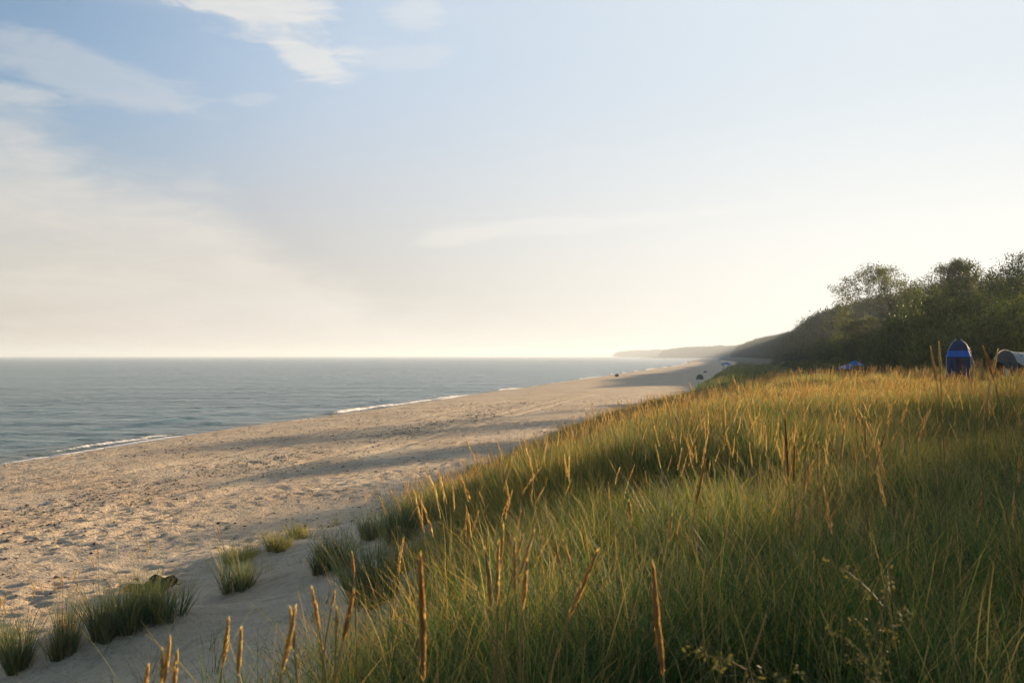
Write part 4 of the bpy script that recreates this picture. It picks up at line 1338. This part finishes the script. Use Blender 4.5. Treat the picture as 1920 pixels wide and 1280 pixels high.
# ------------------------------------------------------------------ single seed stalks near the camera
STALKS = [  # top px, top py, distance, head length px, head lean px (+ = top to the right), radius m, label
    (790, 1062, 2.35, 215, -4, .0095, 'thickest rust brown upright seed stalk, left of the middle of the grass'),
    (320, 1203, 2.7, 78, 8, .0085, 'tallest orange seed spike of the small bunch by the bottom left corner of the grass'),
    (306, 1222, 2.65, 60, 3, .008, 'orange spike close against the left of the tallest one in the bottom left bunch'),
    (334, 1226, 2.7, 66, 8, .0085, 'orange spike leaning right at the right of the bottom left bunch'),
    (279, 1252, 2.6, 50, 4, .009, 'short spike top just rising over the bottom edge among the bottom left bunch'),
    (213, 1264, 2.6, 40, -3, .008, 'leftmost spike top barely rising over the bottom edge of the picture'),
    (433, 1168, 2.8, 78, 12, .0085, 'orange seed stalk leaning right, left one of a pair over the sand'),
    (452, 1184, 2.7, 80, 3, .0085, 'straight upright orange stalk, right one of a pair over the sand'),
    (545, 1146, 2.7, 72, -10, .0085, 'orange spike crossing behind another in a narrow X shape'),
    (556, 1150, 2.5, 110, 26, .0085, 'long orange spike leaning right that crosses another in a narrow X'),
    (587, 1108, 2.9, 72, -14, .0085, 'orange stalk leaning left, alone right of the crossed pair'),
    (628, 1112, 3.3, 26, 6, .006, 'tiny brown spike tip against the sand beside the curved stalk'),
    (662, 1040, 3.6, 42, -3, .0065, 'slim dark red spike standing high against the pale sand'),
    (664, 1116, 2.7, 90, 22, .0085, 'curved yellow brown stalk arching right below the slim red spike'),
    (633, 1145, 2.8, 45, 1, .007, 'short upright spike just left of the curved yellow brown stalk'),
    (913, 1038, 3.1, 110, -8, .0085, 'leftmost orange spike in the tall central cluster'),
    (931, 1026, 3.1, 106, -2, .0085, 'straight orange spike second from left in the tall central cluster'),
    (941, 992, 3.3, 80, 4, .0085, 'highest orange spike of the tall central cluster'),
    (962, 1020, 3.2, 90, -5, .0085, 'straight pale spike right of the highest in the central cluster'),
    (979, 1008, 3.6, 40, 12, .006, 'thin short spike tilting right inside the central cluster'),
    (998, 1003, 3.3, 78, 26, .0085, 'long spike leaning strongly right out of the central cluster'),
    (986, 1058, 2.9, 82, 6, .0095, 'stout golden spike at the lower right of the central cluster'),
    (1040, 1014, 3.7, 46, -10, .007, 'short orange spike leaning left, left of a loose pair'),
    (1059, 1017, 3.7, 48, -12, .007, 'short orange spike leaning left, right of a loose pair'),
    (1114, 1042, 2.6, 112, 48, .0095, 'long stout orange spike leaning right near the middle of the grass'),
    (1219, 1075, 2.35, 190, -24, .0095, 'long brown spike leaning left, alone in the dark green grass'),
    (1258, 970, 4.0, 46, 6, .008, 'blunt orange spike above the long brown leaning one'),
    (1180, 942, 4.6, 36, -4, .008, 'small spike with a long bent green leaf beside it'),
    (1320, 870, 4.6, 80, 16, .009, 'dark rust spike behind the central grass, leaning right'),
    (1472, 790, 4.9, 110, -6, .009, 'tall dark rust spike standing left of a row of paler ones'),
    (1486, 838, 4.9, 72, -3, .009, 'orange spike close right of the tall dark rust one'),
    (1513, 852, 4.9, 66, -2, .009, 'orange spike in the middle of the upright row'),
    (1508, 868, 4.7, 66, 2, .008, 'lower orange spike pressed against the one in the middle of the row'),
    (1535, 838, 4.9, 72, 2, .0095, 'stout pale orange spike at the right end of the upright row'),
    (1582, 806, 4.7, 74, 6, .0095, 'spike with drooping pale chaff in the middle of the meadow'),
    (1620, 790, 5.0, 70, -6, .009, 'orange stalk left of the leaning one in the upper meadow'),
    (1660, 800, 5.0, 90, 22, .009, 'orange stalk leaning right in the upper meadow'),
    (1646, 982, 3.4, 100, -2, .0065, 'bare red brown stick rising from the withered weed'),
    (1762, 648, 6.2, 58, 1, .0085, 'straight spike crossing the skyline left of the blue shower tent'),
    (1745, 656, 6.0, 60, -10, .0085, 'spike leaning left on the skyline beside the straight one'),
    (1870, 662, 5.6, 46, 10, .0085, 'brown spike on the skyline between the two tents leaning right'),
    (1846, 656, 5.4, 60, -16, .0085, 'reddish spike on the skyline leaning left between the two tents'),
]
rgs = np.random.default_rng(2024)
for (px, py, d, hl, ln, rad, label) in STALKS:
    top = Vector(((px - 960) / FPX * d, d, EYE + (667 - py) / FPX * d))
    m = d / FPX
    hb = top + Vector((-ln * m, rgs.normal(0, .01), -hl * m))
    L = (top - hb)
    gx, gy = hb.x - ln * m * 1.2 + rgs.normal(0, .015), d + rgs.uniform(-.03, .05)
    gz = hz(gx, gy)
    base = Vector((gx, gy, gz))
    t = ob('seed_stalk', None, None, base); tag(t, label, 'seed stalk', 'seed stalks above the near grass')
    st = MB(); hd = MB()
    rel = hb - base
    pts = []
    n_ = 7
    dirh = L.normalized()
    for i in range(n_ + 1):
        f = i / n_
        # cubic from straight up to the direction of the head
        p0 = Vector((0, 0, 0)); p3 = rel; p1 = Vector((rel.x * .1, rel.y * .1, rel.z * .38)); p2 = rel - dirh * (rel.length * .3)
        pts.append(tuple(p0 * (1 - f) ** 3 + p1 * 3 * f * (1 - f) ** 2 + p2 * 3 * f * f * (1 - f) + p3 * f ** 3))
    st.tube(pts, [.0034, .0033, .0031, .003, .0029, .0028, .0026, .0024], 5, float(rgs.uniform(.3, .9)), False)
    dark = rgs.uniform(0.1, .3) if ('rust' in label or 'dark' in label or 'red' in label) else rgs.uniform(.5, .75)
    if 'bare' in label:
        st.tube([pts[-1], tuple(rel + L)], [.0022, .0015], 5, 0.1)
    else:
        head_geo(hd, rel, dirh, L.length, rad * 0.66, int(70 + 420 * L.length), rgs, (dark, dark + .4), bend=float(rgs.normal(0, .03)))
        ob('seed_head', hd.mesh('seed_head', M_SPIKE), t)
    # one or two leaves on the stalk
    for k in range(2):
        i = 1 + k * 2
        p = Vector(pts[i]); az_ = rgs.random() * 6.28; l = rgs.uniform(.22, .42)
        lp = [p + Vector((math.cos(az_) * l * f * (.35 + .4 * f), math.sin(az_) * l * f * (.35 + .4 * f), l * (f * .95 - .35 * f * f))) for f in (0, .25, .5, .75, 1)]
        sd = Vector((-math.sin(az_), math.cos(az_), 0))
        V = []
        for q, pp in enumerate(lp):
            w2 = .0032 * (1 - (q / 4) ** 1.5) + .0003
            V += [tuple(pp - sd * w2), tuple(pp + sd * w2)]
        st.add(V, [(2 * q, 2 * q + 1, 2 * q + 3, 2 * q + 2) for q in range(4)], .35)
    ob('stem', st.mesh('stem', M_STEM), t)


def weed(px, py, d, hpx, label, seed):
    rg = np.random.default_rng(seed)
    top = Vector(((px - 960) / FPX * d, d, EYE + (667 - py) / FPX * d))
    gz = hz(top.x, d); h = top.z - gz
    t = ob('withered_weed', None, None, (top.x, d, gz)); tag(t, label, 'weed', 'withered weeds in the near grass')
    st = MB(); lf = MB()
    main = [(0.05 * math.sin(i * .8) * h, 0.02 * math.cos(i), h * i / 8) for i in range(9)]
    st.tube(main, [.0042 - .0003 * i for i in range(9)], 6, .6)
    LP = []; LD = []
    for i in range(13):
        f = .42 + .56 * rg.random(); p = Vector(main[min(7, int(f * 8))]).lerp(Vector(main[min(8, int(f * 8) + 1)]), f * 8 % 1)
        a_ = rg.random() * 6.28; l = rg.uniform(.07, .20); pts = [p]; dd = Vector((math.cos(a_) * .8, math.sin(a_) * .8, .8)).normalized()
        for q in range(4):
            dd = (dd + Vector(rg.normal(0, .22, 3))).normalized(); pts.append(pts[-1] + dd * l / 4)
        st.tube([tuple(q) for q in pts], [.0022, .002, .0017, .0013, .001], 4, .45, False)
        for q in range(34):
            k = rg.integers(1, 5); LP.append(tuple(pts[k] + Vector(rg.normal(0, .008, 3)))); LD.append(tuple(dd + Vector(rg.normal(0, .9, 3))))
    LD = np.array(LD); LD /= np.linalg.norm(LD, axis=1)[:, None]
    V, F = leaf_quads(np.array(LP), .012, rg, 0, LD)
    ob('stem', st.mesh('stem', M_STEM, True), t)
    ob('leaves', mesh_np('leaves', V, [F], M_STEM, {'tint': np.repeat(rg.random(len(LP)) * .45, 4)}), t)


weed(1428, 1150, 2.1, 100, 'pale branching withered weed low in the dark grass, the nearer one', 61)
weed(1660, 1105, 2.5, 120, 'brownish branching weed below the bare red stick', 62)

# ------------------------------------------------------------------ haze over sea and shore
hm = bpy.data.materials.new('haze'); hm.use_nodes = True; hm.node_tree.nodes.clear()
hn = NT(hm.node_tree)
pv = hn.n('ShaderNodeVolumePrincipled', {'Color': (0.74, 0.84, 0.94, 1), 'Density': 0.00027, 'Anisotropy': 0.22})
ho = hn.n('ShaderNodeOutputMaterial'); hm.node_tree.links.new(pv.outputs[0], ho.inputs['Volume'])
b = MB(); x0, x1, y0, y1, z0, z1 = -11000, 11000, -700, 14500, -8, 48
b.add([(x0, y0, z0), (x1, y0, z0), (x1, y1, z0), (x0, y1, z0), (x0, y0, z1), (x1, y0, z1), (x1, y1, z1), (x0, y1, z1)],
      [(0, 3, 2, 1), (4, 5, 6, 7), (0, 1, 5, 4), (1, 2, 6, 5), (2, 3, 7, 6), (3, 0, 4, 7)])
tag(ob('haze', b.mesh('haze', hm)), 'thin warm morning haze over sea and shore', kind='stuff')
